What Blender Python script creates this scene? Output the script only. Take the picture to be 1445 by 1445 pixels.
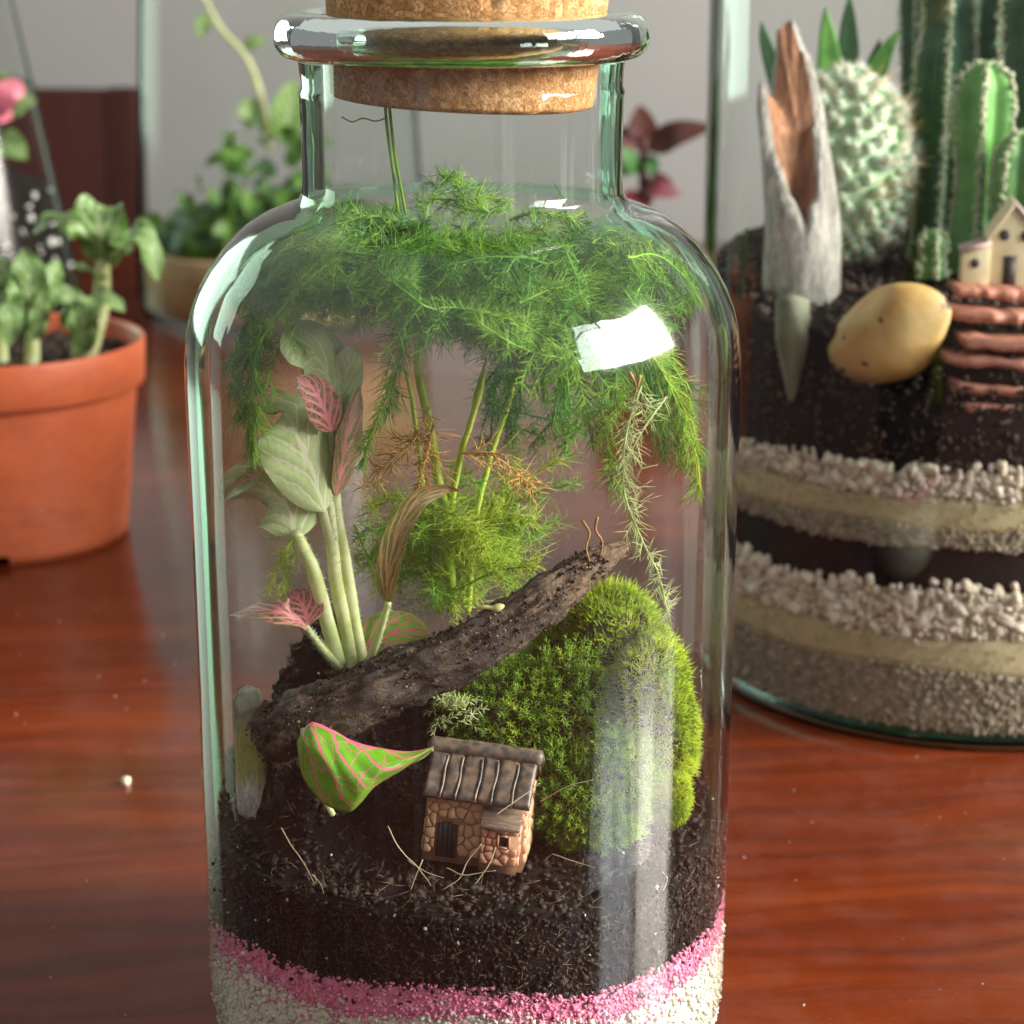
import bpy, math, random
import numpy as np
from mathutils import Vector, Matrix, Euler

# ---------------------------------------------------------------- scene, camera, light
# units: 1 Blender unit = 1 cm (the subject is a bottle garden about 22 cm tall)
SC = bpy.context.scene
for o in list(bpy.data.objects):
    bpy.data.objects.remove(o)
SC.unit_settings.system = 'METRIC'
SC.unit_settings.scale_length = 0.01
COL = SC.collection
R = math.radians
FOV, PITCH = 27.5, 15.8
CAM = (0.95, -40.5, 23.1)
cd = bpy.data.cameras.new('camera')
cam = bpy.data.objects.new('camera', cd)
COL.objects.link(cam)
cam.location = CAM
cam.rotation_euler = (R(90 - PITCH), 0, 0)
cd.sensor_width = 36
cd.sensor_fit = 'HORIZONTAL'
cd.angle = R(FOV)
cd.clip_start = 1
cd.clip_end = 2000
cd.dof.use_dof = True
cd.dof.focus_distance = 40.0
APERTURE = 0.30                                   # entrance pupil diameter in cm
cd.dof.aperture_fstop = cd.lens * 1e-3 / APERTURE
SC.camera = cam

w = bpy.data.worlds.new('World')
SC.world = w
w.use_nodes = True
w.node_tree.nodes['Background'].inputs[0].default_value = (0.97, 0.98, 1.0, 1)
w.node_tree.nodes['Background'].inputs[1].default_value = 0.15

SC.view_settings.view_transform = 'Standard'
SC.view_settings.look = 'None'
SC.view_settings.exposure = 0.82
SC.view_settings.gamma = 1.0
SC.view_settings.use_curve_mapping = False
SC.render.engine = 'CYCLES'
cy = SC.cycles
cy.max_bounces = 8
cy.transparent_max_bounces = 40
cy.transmission_bounces = 6
cy.glossy_bounces = 3
cy.diffuse_bounces = 2
cy.use_denoising = True
cy.denoiser = 'OPENIMAGEDENOISE'
cy.sample_clamp_indirect = 8
cy.use_adaptive_sampling = True
cy.adaptive_threshold = 0.02
cy.caustics_refractive = False
cy.blur_glossy = 0.3


def window_light(az, dist, z0, z1, wid, radiance, color, name, aim=6.0):
    """One window pane as an area lamp; az in degrees to the right of the direction from the bottle to the camera."""
    a = R(az)
    pos = Vector((math.sin(a) * dist, -math.cos(a) * dist, (z0 + z1) / 2))
    ld = bpy.data.lights.new(name, 'AREA')
    ld.shape = 'RECTANGLE'
    ld.size = wid
    ld.size_y = z1 - z0
    ld.energy = radiance * math.pi * wid * (z1 - z0)
    ld.color = color
    lo = bpy.data.objects.new(name, ld)
    COL.objects.link(lo)
    lo.location = pos
    d = Vector((0, 0, pos.z)) - pos
    lo.rotation_euler = d.to_track_quat('-Z', 'Y').to_euler()
    return lo


# the window of the room, to the right: two casements under two small top lights
window_light(85, 165, 44, 90, 56, 48, (1.0, 0.94, 0.85), 'window_right_casement')
window_light(85, 165, 92, 116, 56, 45, (1.0, 0.94, 0.85), 'window_right_top_light')
window_light(65, 165, 44, 90, 44, 20, (0.92, 0.97, 1.0), 'window_left_casement')
window_light(65, 165, 92, 116, 44, 18, (0.92, 0.97, 1.0), 'window_left_top_light')
# a second window in the left wall, farther back
window_light(-142, 175, 5, 75, 70, 3.2, (0.70, 1.0, 0.79), 'side_window')
# overhead fill lamp, added for soft light as if bounced off a ceiling
cl = bpy.data.lights.new('ceiling_fill', 'AREA')
cl.shape = 'RECTANGLE'; cl.size = 900; cl.size_y = 900
cl.energy = 0.20 * math.pi * 900 * 900
cl.color = (1.0, 0.98, 0.94)
clo_ = bpy.data.objects.new('ceiling_fill', cl)
COL.objects.link(clo_)
clo_.location = (0, -160, 190)

# ---------------------------------------------------------------- helpers
rng = np.random.default_rng(7)
random.seed(7)
FPX = 722.5 / math.tan(R(FOV) / 2)


def at(px, py, Y):
    """The point at depth plane y = Y that the photograph shows at (px, py)."""
    x, y = (px - 722.5) / FPX, (722.5 - py) / FPX
    p = R(PITCH)
    d = (x, math.cos(p) + y * math.sin(p), -math.sin(p) + y * math.cos(p))
    t = (Y - CAM[1]) / d[1]
    return np.array([CAM[i] + d[i] * t for i in range(3)])


def tag(o, label=None, cat=None, group=None, kind=None):
    if label: o['label'] = label
    if cat: o['category'] = cat
    if group: o['group'] = group
    if kind: o['kind'] = kind
    return o


def empty(name, loc=(0, 0, 0), rot=(0, 0, 0), **k):
    o = bpy.data.objects.new(name, None)
    COL.objects.link(o)
    o.location = loc
    o.rotation_euler = rot
    return tag(o, **k)


def make_mesh(name, V, F, mats, smooth=True, uv=None, midx=None):
    V = np.asarray(V, dtype=np.float32).reshape(-1, 3)
    if isinstance(F, np.ndarray):
        groups = [F]
    else:
        by = {}
        for f in F: by.setdefault(len(f), []).append(f)
        groups = [np.array(by[k], dtype=np.int32) for k in by]
    me = bpy.data.meshes.new(name)
    me.vertices.add(len(V))
    me.vertices.foreach_set('co', V.ravel())
    loops = np.concatenate([g.ravel() for g in groups]).astype(np.int32)
    sizes = np.concatenate([np.full(len(g), g.shape[1]) for g in groups])
    me.loops.add(len(loops))
    me.loops.foreach_set('vertex_index', loops)
    me.polygons.add(len(sizes))
    starts = np.concatenate([[0], np.cumsum(sizes)[:-1]]).astype(np.int32)
    me.polygons.foreach_set('loop_start', starts)
    if uv is not None:
        l = me.uv_layers.new(name='uv')
        l.data.foreach_set('uv', np.asarray(uv, dtype=np.float32)[loops].ravel())
    if smooth:
        me.polygons.foreach_set('use_smooth', np.ones(len(sizes), dtype=bool))
    if midx is not None:
        me.polygons.foreach_set('material_index', np.asarray(midx, dtype=np.int32))
    for m in (mats if isinstance(mats, (list, tuple)) else [mats]):
        me.materials.append(m)
    me.update(calc_edges=True)
    me.validate()
    return me


def add(name, V, F, mats, parent=None, **k):
    me = make_mesh(name, V, F, mats, **k)
    return link(name, me, parent)


def link(name, me, parent=None, loc=None, rot=None, scale=None):
    o = bpy.data.objects.new(name, me)
    COL.objects.link(o)
    if parent: o.parent = parent
    if loc is not None: o.location = loc
    if rot is not None: o.rotation_euler = rot
    if scale is not None: o.scale = scale
    return o


def join(parts):
    """[(V, F array)] with one face size -> (V, F)."""
    Vs, Fs, b = [], [], 0
    for V, F in parts:
        V = np.asarray(V); Vs.append(V); Fs.append(np.asarray(F) + b); b += len(V)
    return np.concatenate(Vs), np.concatenate(Fs)


def hash3(i, j, k, s=0):
    n = (i * 374761393 + j * 668265263 + k * 2147483647 + s * 144269) & 0xffffffff
    n = ((n ^ (n >> 13)) * 1274126177) & 0xffffffff
    n = n ^ (n >> 16)
    return (n & 0xffff) / 65535.0


def vnoise(P, s=0):
    P = np.asarray(P, dtype=np.float64)
    i = np.floor(P).astype(np.int64)
    f = P - i
    u = f * f * (3 - 2 * f)
    r = 0
    for a in (0, 1):
        for b in (0, 1):
            for c in (0, 1):
                wgt = (u[:, 0] if a else 1 - u[:, 0]) * (u[:, 1] if b else 1 - u[:, 1]) * (u[:, 2] if c else 1 - u[:, 2])
                r = r + wgt * hash3(i[:, 0] + a, i[:, 1] + b, i[:, 2] + c, s)
    return r * 2 - 1


def fbm(P, oct=4, s=0):
    P = np.asarray(P, dtype=np.float64)
    r, a = 0, 1.0
    for o in range(oct):
        r = r + a * vnoise(P * 2 ** o + 17.3 * o, s + o)
        a *= 0.5
    return r / 1.8


def lathe(prof, n=96, closed=False):
    """prof: [(r, z)] -> quads."""
    prof = np.asarray(prof, float)
    a = np.linspace(0, 2 * math.pi, n, endpoint=False)
    m = len(prof)
    V = np.stack([prof[:, None, 0] * np.cos(a), prof[:, None, 0] * np.sin(a), np.repeat(prof[:, 1:2], n, 1)], -1).reshape(-1, 3)
    i, j = np.meshgrid(np.arange(m if closed else m - 1), np.arange(n), indexing='ij')
    i2, j2 = (i + 1) % m, (j + 1) % n
    F = np.stack([i * n + j, i * n + j2, i2 * n + j2, i2 * n + j], -1).reshape(-1, 4)
    return V, F


def catmull(P, n):
    P = np.asarray(P, float)
    if len(P) == 2:
        t = np.linspace(0, 1, n)[:, None]
        return P[0] * (1 - t) + P[1] * t
    Q = np.vstack([2 * P[0] - P[1], P, 2 * P[-1] - P[-2]])
    t = np.linspace(0, len(P) - 1 - 1e-6, n)
    i = t.astype(int)
    u = (t - i)[:, None]
    a, b, c, d = Q[i], Q[i + 1], Q[i + 2], Q[i + 3]
    return 0.5 * (2 * b + (c - a) * u + (2 * a - 5 * b + 4 * c - d) * u ** 2 + (3 * b - a - 3 * c + d) * u ** 3)


def unit(v):
    v = np.asarray(v, float)
    return v / np.maximum(np.linalg.norm(v, axis=-1, keepdims=True), 1e-9)


def frames(P, hint=(0, 0, 1)):
    T = unit(np.gradient(P, axis=0))
    h = np.array(hint, float)
    if abs(T[0] @ h) > 0.95: h = np.array([1.0, 0.2, 0])
    N = [unit(h - T[0] * (h @ T[0]))]
    for k in range(1, len(P)):
        v = N[-1] - T[k] * (N[-1] @ T[k])
        N.append(unit(v))
    N = np.array(N)
    return T, N, np.cross(T, N)


def tube(P, rad, sides=8, cap=True):
    P = np.asarray(P, float)
    rad = np.broadcast_to(np.asarray(rad, float), (len(P),))
    T, N, B = frames(P)
    a = np.linspace(0, 2 * math.pi, sides, endpoint=False)
    V = (P[:, None] + rad[:, None, None] * (np.cos(a)[None, :, None] * N[:, None] + np.sin(a)[None, :, None] * B[:, None])).reshape(-1, 3)
    m = len(P)
    i, j = np.meshgrid(np.arange(m - 1), np.arange(sides), indexing='ij')
    j2 = (j + 1) % sides
    F = np.stack([i * sides + j, i * sides + j2, (i + 1) * sides + j2, (i + 1) * sides + j], -1).reshape(-1, 4)
    if cap:
        c0, c1 = len(V), len(V) + 1
        V = np.vstack([V, P[0] - T[0] * rad[0] * .5, P[-1] + T[-1] * rad[-1] * .5])
        k = np.arange(sides)
        tri = [(c0, int((q + 1) % sides), int(q)) for q in k] + [(c1, int((m - 1) * sides + q), int((m - 1) * sides + (q + 1) % sides)) for q in k]
        return V, [tuple(map(int, f)) for f in F] + tri
    return V, F


def cones(base, tip, wid):
    """Thin three-sided cones from base to tip -> (V, tris)."""
    base, tip = np.asarray(base, float), np.asarray(tip, float)
    n = len(base)
    d = unit(tip - base)
    h = np.where(np.abs(d[:, 2:3]) > 0.9, np.array([[1.0, 0, 0]]), np.array([[0, 0, 1.0]]))
    N = unit(np.cross(d, h))
    B = np.cross(d, N)
    wid = np.broadcast_to(np.asarray(wid, float), (n,))[:, None]
    V = np.empty((n, 4, 3))
    for k in range(3):
        a = 2 * math.pi * k / 3
        V[:, k] = base + wid * (math.cos(a) * N + math.sin(a) * B)
    V[:, 3] = tip
    o = (np.arange(n) * 4)[:, None]
    F = np.concatenate([o + np.array([[0, 1, 3]]), o + np.array([[1, 2, 3]]), o + np.array([[2, 0, 3]])])
    return V.reshape(-1, 3), F


def bent_cones(base, tip, wid, droop):
    """Needles in two joints that bend by droop (vector per needle) -> (V, tris)."""
    base, tip = np.asarray(base, float), np.asarray(tip, float)
    n = len(base)
    d = unit(tip - base)
    h = np.where(np.abs(d[:, 2:3]) > 0.9, np.array([[1.0, 0, 0]]), np.array([[0, 0, 1.0]]))
    N = unit(np.cross(d, h)); B = np.cross(d, N)
    wid = np.broadcast_to(np.asarray(wid, float), (n,))[:, None]
    mid = (base + tip) / 2
    tip2 = tip + droop
    V = np.empty((n, 7, 3))
    for k in range(3):
        a = 2 * math.pi * k / 3
        off = wid * (math.cos(a) * N + math.sin(a) * B)
        V[:, k] = base + off
        V[:, 3 + k] = mid + off * .85
    V[:, 6] = tip2
    o = (np.arange(n) * 7)[:, None]
    T = [(0, 1, 4), (0, 4, 3), (1, 2, 5), (1, 5, 4), (2, 0, 3), (2, 3, 5), (3, 4, 6), (4, 5, 6), (5, 3, 6)]
    F = np.concatenate([o + np.array([t]) for t in T])
    return V.reshape(-1, 3), F


OCT_V = np.array([[1, 0, 0], [-1, 0, 0], [0, 1, 0], [0, -1, 0], [0, 0, 1], [0, 0, -1]], float)
OCT_F = np.array([[0, 2, 4], [2, 1, 4], [1, 3, 4], [3, 0, 4], [2, 0, 5], [1, 2, 5], [3, 1, 5], [0, 3, 5]])


def rand_rot(n, g=rng):
    q = unit(g.normal(size=(n, 4)))
    a, b, c, d = q.T
    return np.stack([np.stack([1 - 2 * (c * c + d * d), 2 * (b * c - a * d), 2 * (b * d + a * c)], -1),
                     np.stack([2 * (b * c + a * d), 1 - 2 * (b * b + d * d), 2 * (c * d - a * b)], -1),
                     np.stack([2 * (b * d - a * c), 2 * (c * d + a * b), 1 - 2 * (b * b + c * c)], -1)], -2)


CUBE_V = np.array([[x, y, z] for x in (-1, 1) for y in (-1, 1) for z in (-1, 1)], float) * .72
CUBE_F = np.array([[0, 1, 3], [0, 3, 2], [4, 6, 7], [4, 7, 5], [0, 4, 5], [0, 5, 1], [2, 3, 7], [2, 7, 6], [0, 2, 6], [0, 6, 4], [1, 5, 7], [1, 7, 3]])


def grains(P, size, jag=0.35, flat=0.75, g=rng):
    """Angular grains (knocked-about little blocks) at P -> (V, tris)."""
    n = len(P)
    size = np.broadcast_to(np.asarray(size, float), (n,))
    V = CUBE_V[None] * (1 + jag * g.normal(size=(n, 8, 3)) * .8)
    V = V * np.stack([np.ones(n), g.uniform(flat * .8, 1.1, n), g.uniform(flat * .6, 1, n)], -1)[:, None]
    V = np.einsum('nij,nvj->nvi', rand_rot(n, g), V) * size[:, None, None] * .5 + np.asarray(P)[:, None]
    F = (np.arange(n) * 8)[:, None, None] + CUBE_F[None]
    return V.reshape(-1, 3), F.reshape(-1, 3)


def icosphere(sub=2):
    t = (1 + 5 ** .5) / 2
    V = [(-1, t, 0), (1, t, 0), (-1, -t, 0), (1, -t, 0), (0, -1, t), (0, 1, t), (0, -1, -t), (0, 1, -t), (t, 0, -1), (t, 0, 1), (-t, 0, -1), (-t, 0, 1)]
    F = [(0, 11, 5), (0, 5, 1), (0, 1, 7), (0, 7, 10), (0, 10, 11), (1, 5, 9), (5, 11, 4), (11, 10, 2), (10, 7, 6), (7, 1, 8), (3, 9, 4), (3, 4, 2), (3, 2, 6), (3, 6, 8), (3, 8, 9), (4, 9, 5), (2, 4, 11), (6, 2, 10), (8, 6, 7), (9, 8, 1)]
    V = [tuple(unit(v)) for v in V]
    for _ in range(sub):
        cache, G = {}, []
        def mid(a, b):
            k = (min(a, b), max(a, b))
            if k not in cache:
                V.append(tuple(unit((np.array(V[a]) + np.array(V[b])) / 2))); cache[k] = len(V) - 1
            return cache[k]
        for a, b, c in F:
            x, y, z = mid(a, b), mid(b, c), mid(c, a)
            G += [(a, x, z), (b, y, x), (c, z, y), (x, y, z)]
        F = G
    return np.array(V), np.array(F)


ICO2, ICO3, ICO4 = icosphere(2), icosphere(3), icosphere(4)


def box(x0, x1, y0, y1, z0, z1):
    V = np.array([[x, y, z] for z in (z0, z1) for y in (y0, y1) for x in (x0, x1)], float)
    F = np.array([[0, 2, 3, 1], [4, 5, 7, 6], [0, 1, 5, 4], [2, 6, 7, 3], [0, 4, 6, 2], [1, 3, 7, 5]])
    return V, F


# ---------------------------------------------------------------- materials
class NT:
    """A small node-tree writer."""
    def __init__(self, name):
        self.m = bpy.data.materials.new(name)
        self.m.use_nodes = True
        self.t = self.m.node_tree
        self.t.nodes.clear()
        self.out = self.t.nodes.new('ShaderNodeOutputMaterial')

    def n(self, typ, props=None, **ins):
        nd = self.t.nodes.new('ShaderNode' + typ)
        for k, v in (props or {}).items(): setattr(nd, k, v)
        for k, v in ins.items():
            key = int(k[1:]) if k[0] == 'i' and k[1:].isdigit() else k.replace('_', ' ')
            self.set(nd.inputs[key], v)
        return nd

    def set(self, sock, v):
        if isinstance(v, bpy.types.NodeSocket): self.t.links.new(v, sock)
        elif isinstance(v, bpy.types.Node): self.t.links.new(v.outputs[0], sock)
        else:
            if isinstance(v, (tuple, list)) and sock.type == 'RGBA' and len(v) == 3: v = (*v, 1)
            sock.default_value = v

    def math(self, op, a, b=0.0, c=0.0, clamp=False):
        nd = self.n('Math', {'operation': op, 'use_clamp': clamp}, i0=a, i1=b)
        if op in ('MULTIPLY_ADD', 'SMOOTH_MIN', 'COMPARE'): self.set(nd.inputs[2], c)
        return nd.outputs[0]

    def ramp(self, fac, stops, interp='LINEAR'):
        nd = self.n('ValToRGB', None, Fac=fac)
        cr = nd.color_ramp
        cr.interpolation = interp
        while len(cr.elements) < len(stops): cr.elements.new(0.5)
        for e, (p, c) in zip(cr.elements, stops):
            e.position = p
            e.color = (*c, 1) if not isinstance(c, (int, float)) else (c, c, c, 1)
        return nd.outputs[0]

    def mix(self, fac, a, b, typ='MIX'):
        nd = self.n('MixRGB', {'blend_type': typ}, Fac=fac, Color1=a, Color2=b)
        return nd.outputs[0]

    def coord(self, which='Object', scale=None, rot=None):
        o = self.n('TexCoord').outputs[which]
        if scale is not None or rot is not None:
            o = self.n('Mapping', None, Vector=o, Scale=scale or (1, 1, 1), Rotation=rot or (0, 0, 0)).outputs[0]
        return o

    def noise(self, vec, scale, detail=4, rough=0.55, dist=0.0):
        return self.n('TexNoise', None, Vector=vec, Scale=scale, Detail=detail, Roughness=rough, Distortion=dist).outputs[0]

    def voronoi(self, vec, scale, feature='F1', rand=1.0):
        nd = self.n('TexVoronoi', {'feature': feature}, Vector=vec, Scale=scale, Randomness=rand)
        return nd

    def bump(self, h, strength=0.5, dist=0.05, normal=None):
        nd = self.n('Bump', None, Height=h, Strength=strength, Distance=dist)
        if normal is not None: self.set(nd.inputs['Normal'], normal)
        return nd.outputs[0]

    def pbsdf(self, color, rough=0.5, normal=None, **k):
        nd = self.n('BsdfPrincipled', None, Base_Color=color, Roughness=rough)
        if normal is not None: self.set(nd.inputs['Normal'], normal)
        for key, v in k.items(): self.set(nd.inputs[key.replace('_', ' ')], v)
        return nd.outputs[0]

    def done(self, surf):
        self.t.links.new(surf, self.out.inputs['Surface'])
        return self.m


def ramp_noise_mat(name, stops, scale=3, detail=5, rough=0.6, bump=0.4, bdist=0.05, bscale=None, spec=0.4, coord='Object', vscale=None, **k):
    t = NT(name)
    c = t.coord(coord, vscale)
    nz = t.noise(c, scale, detail, 0.6)
    col = t.ramp(nz, stops)
    b = t.bump(t.noise(c, bscale or scale * 3, 6, 0.65), bump, bdist)
    return t.done(t.pbsdf(col, rough, b, Specular_IOR_Level=spec, **k))


def plant_mat(name, a, b, scale=1.2, transl=0.35, rough=0.45, spec=0.35, dry=None, dry_at=0.66, ptscale=None):
    """Leaf tissue: two greens mixed by a slow noise, part of the light passes through."""
    t = NT(name)
    c = t.coord('Object')
    nz = t.noise(c, scale, 3, 0.6)
    col = t.ramp(nz, [(0.35, a), (0.62, b)])
    if dry: col = t.mix(t.ramp(t.noise(c, scale * 1.7, 3), [(dry_at, 0), (dry_at + .08, 1)]), col, dry)
    p = t.pbsdf(col, rough, None, Specular_IOR_Level=spec)
    tr = t.n('BsdfTranslucent', None, Color=t.mix(1.0, col, (1.0, 1.0, .55), 'MULTIPLY'))
    return t.done(t.n('MixShader', None, Fac=transl, i1=p, i2=tr.outputs[0]).outputs[0])


def glass_mat(name, edge_cos, tint=(0.965, 0.985, 0.972), edge=(0.64, 0.87, 0.74), bump=0.02, smear=0.06, contact_z=None, bscale=(0.5, 0.5, 0.12), dust=0.0, gloss=1.0, eta=0.965, bloom=0.0, rough=0.03):
    """Wall of a blown bottle. Seen steeply one looks straight through; past the angle at which rays stay inside the wall (edge_cos)
    they are bent round in the green thickness of the glass. Where wet soil touches the wall (below contact_z) the edge shows the soil."""
    t = NT(name)
    oc = t.coord('Object')
    ripple = t.noise(t.n('Mapping', None, Vector=oc, Scale=bscale).outputs[0], 1.6, 1, 0.5)
    nrm = t.bump(ripple, bump, 1.0)
    lw = t.n('LayerWeight', None, Blend=0.5).outputs['Facing']
    f0 = 1 - edge_cos
    band = t.n('MapRange', None, Value=lw, i1=f0 - 0.02, i2=f0 + 0.02, i3=0.0, i4=1.0).outputs[0]
    if contact_z is not None:
        z = t.n('SeparateXYZ', None, Vector=oc).outputs[2]
        band = t.math('MULTIPLY', band, t.n('MapRange', None, Value=z, i1=contact_z - .25, i2=contact_z + .25, i3=0.12, i4=1.0).outputs[0])
    tr = t.n('BsdfTransparent', None, Color=tint).outputs[0]
    rf = t.n('BsdfRefraction', None, Color=edge, IOR=eta, Roughness=0.02, Normal=nrm).outputs[0]
    body = t.n('MixShader', None, Fac=band, i1=tr, i2=rf).outputs[0]
    # dried drips and smears on the glass
    sm = 0.0
    if smear > 0:
        st = t.noise(t.n('Mapping', None, Vector=oc, Scale=(2.6, 2.6, 0.10)).outputs[0], 1.3, 2, 0.6)
        sm = t.math('MULTIPLY', t.ramp(st, [(0.56, 0.0), (0.70, 1.0)]), smear)
    if dust > 0:
        v = t.voronoi(oc, 5.0)
        spot = t.ramp(v.outputs['Distance'], [(0.03, 1.0), (0.07, 0.0)])
        keep = t.ramp(t.n('SeparateColor', None, Color=v.outputs['Color']).outputs[0], [(0.62, 0.0), (0.64, 1.0)])
        sm = t.math('ADD', sm, t.math('MULTIPLY', t.math('MULTIPLY', spot, keep), dust))
    if smear > 0 or dust > 0:
        haze = t.n('BsdfDiffuse', None, Color=(0.75, 0.77, 0.75)).outputs[0]
        body = t.n('MixShader', None, Fac=sm, i1=body, i2=haze).outputs[0]
    fr = t.math('MULTIPLY_ADD', t.math('POWER', lw, 5.0), 0.95, 0.045)     # Schlick, the same from either side of the wall
    fr = t.math('MULTIPLY', fr, gloss)
    gl = t.n('BsdfGlossy', None, Color=(1, 1, 1), Roughness=rough, Normal=nrm).outputs[0]
    if bloom > 0:      # fine scratches and a greasy film spread part of the highlight
        gl = t.n('MixShader', None, Fac=bloom, i1=gl, i2=t.n('BsdfGlossy', None, Color=(1, 1, 1), Roughness=0.20, Normal=nrm).outputs[0]).outputs[0]
    return t.done(t.n('MixShader', None, Fac=fr, i1=body, i2=gl).outputs[0])

# ---------------------------------------------------------------- table, wall
def wood_table():
    t = NT('mahogany')
    c = t.coord('Object', (1, 1, 1), (0, 0, R(-4)))
    st = t.n('Mapping', None, Vector=c, Scale=(0.030, 0.24, 1)).outputs[0]
    warp = t.noise(t.n('Mapping', None, Vector=c, Scale=(0.05, 0.12, 1)).outputs[0], 1.0, 2)
    v = t.n('VectorMath', {'operation': 'ADD'}, i0=st, i1=t.n('CombineXYZ', None, Y=t.math('MULTIPLY', warp, 1.6)).outputs[0]).outputs[0]
    g1 = t.noise(v, 1.3, 5, 0.6)
    g2 = t.noise(t.n('Mapping', None, Vector=v, Scale=(2.2, 16, 1)).outputs[0], 1.8, 7, 0.72)
    col = t.ramp(g1, [(0.26, (0.050, 0.0085, 0.003)), (0.48, (0.100, 0.0145, 0.0034)), (0.70, (0.165, 0.029, 0.005))])
    col = t.mix(t.ramp(g2, [(0.34, 0.45), (0.56, 0.0)]), col, (0.05, 0.012, 0.005))
    wave = t.n('TexWave', {'wave_type': 'BANDS', 'bands_direction': 'Y'}, Vector=v, Scale=1.1, Distortion=5, Detail=3).outputs[1]
    col = t.mix(t.math('MULTIPLY', wave, 0.10), col, (0.32, 0.06, 0.014))
    # dust and crumbs lying on the varnish
    oc = t.coord('Object')
    vo = t.voronoi(t.n('VectorMath', {'operation': 'ADD'}, i0=oc, i1=t.n('TexNoise', None, Vector=oc, Scale=9.0).outputs[1]).outputs[0], 3.2)
    spot = t.ramp(vo.outputs['Distance'], [(0.04, 1.0), (0.085, 0.0)])
    keep = t.ramp(t.n('SeparateColor', None, Color=vo.outputs['Color']).outputs[0], [(0.50, 0.0), (0.54, 1.0)])
    patch = t.ramp(t.noise(oc, 0.16, 3), [(0.42, 0.05), (0.60, 0.8)])
    dust = t.math('MULTIPLY', t.math('MULTIPLY', spot, keep), patch)
    film = t.math('MULTIPLY', t.ramp(t.noise(oc, 0.5, 6, 0.7), [(0.45, 0.0), (0.8, 1.0)]), 0.035)
    col = t.mix(t.math('MAXIMUM', t.math('MULTIPLY', dust, 0.55), film), col, (0.62, 0.50, 0.48))
    rough = t.math('MULTIPLY_ADD', t.noise(oc, 0.8, 5, 0.7), 0.12, 0.07)
    rough = t.math('ADD', rough, t.math('MULTIPLY', dust, 0.5))
    b = t.bump(g2, 0.05, 0.05)
    b = t.bump(dust, 0.25, 0.04, b)
    return t.done(t.pbsdf(col, rough, b, Specular_IOR_Level=0.42))


M_table = wood_table()
V, F = box(-95, 110, -75, 116, -3, 0)
o = add('table_top', V, F, M_table, smooth=False)
bv = o.modifiers.new('edge', 'BEVEL'); bv.width = .5; bv.segments = 3
tag(o, kind='structure')

M_wall = ramp_noise_mat('wall_paint', [(0.3, (0.34, 0.325, 0.31)), (0.7, (0.38, 0.362, 0.345))], 0.03, 4, 0.85, 0.1, 0.05, 2.0)
V, F = box(-260, 260, 190, 196, -80, 160)
tag(add('back_wall', V, F, M_wall, smooth=False), kind='structure')

# a dark chair stands beyond the far edge of the table
M_dark = ramp_noise_mat('dark_wood', [(0.3, (0.022, 0.006, 0.005)), (0.7, (0.050, 0.012, 0.008))], 0.08, 5, 0.7, 0.1, 0.05, spec=.15, vscale=(1, 1, 0.2))
ch = empty('wooden_chair', (-45.2, 132, -45.6), (0, 0, R(-6)), label='dark brown wooden chair back beyond the far edge of the table', cat='chair')
V, F = box(-13.6, 13.6, -1.2, 1, 20, 55.6)
o = add('backrest', V, F, M_dark, ch, smooth=False); m = o.modifiers.new('b', 'BEVEL'); m.width = .12; m.segments = 2
for s in (-1, 1):
    V, F = box(s * 14.9 - 1.28, s * 14.9 + 1.28, -1.25, 1.4, -35, 55.7)
    o = add('post', V, F, M_dark, ch, smooth=False); m = o.modifiers.new('b', 'BEVEL'); m.width = .12; m.segments = 2

# ---------------------------------------------------------------- the big bottle
RO = 5.45
SHOULDER = [(5.45, 14.6), (5.435, 15.0), (5.38, 15.45), (5.28, 15.85), (5.12, 16.25), (4.88, 16.68), (4.58, 17.07), (4.22, 17.40), (3.85, 17.63), (3.52, 17.77), (3.28, 17.85), (3.15, 17.94), (3.09, 18.08)]
BOTTOM = [(0.01, 0.35), (2.6, 0.30), (3.6, 0.05), (3.95, 0.0), (4.35, 0.04), (4.75, 0.20), (5.08, 0.47), (5.30, 0.82), (5.41, 1.25), (5.45, 1.75)]
outer = np.array(BOTTOM + [(5.45, z) for z in np.linspace(2.2, 14.2, 25)] + SHOULDER)


def rin(z):
    """Inner radius of the bottle at height z."""
    return np.interp(z, [0.5, 1.6, 14.6, 15.45, 16.25, 17.0, 17.45, 17.8, 18.1, 21], [4.2, 5.02, 5.02, 4.95, 4.65, 4.15, 3.6, 2.9, 2.68, 2.68])


def inside(P, m=.06):
    """Points pushed back so that they stay within the inner wall of the bottle."""
    P = np.array(P, float)
    r_ = np.hypot(P[:, 0], P[:, 1])
    lim = rin(P[:, 2]) - m
    k = np.where(r_ > lim, lim / np.maximum(r_, 1e-6), 1)
    P[:, :2] *= k[:, None]
    return P


M_glass = glass_mat('bottle_glass', 0.375, contact_z=5.6, bump=0.014, smear=0.011, dust=0.30, edge=(0.62, 0.89, 0.74), bloom=0.13, rough=0.08)
M_neck = glass_mat('neck_glass', 0.50, bump=0.06, smear=0.07, dust=0.25, edge=(0.70, 0.92, 0.80), bscale=(1.4, 1.4, .3))
M_inner = glass_mat('inner_glass', 0.02, tint=(0.985, 0.992, 0.988), bump=0.06, smear=0.0, gloss=0.5, bscale=(.8, .8, .1))


def solid_glass(name, col, bump=0.03):
    t = NT(name)
    n = t.bump(t.noise(t.coord('Object', (1, 1, .6)), 1.2, 3), bump, 1.0)
    return t.done(t.n('BsdfGlass', None, Color=col, Roughness=0.0, IOR=1.48, Normal=n).outputs[0])


M_lip = solid_glass('lip_glass', (0.86, 0.95, 0.90), 0.05)
bottle = empty('glass_bottle', label='tall clear glass bottle garden with a cork, in the middle of the table', cat='bottle')


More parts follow.
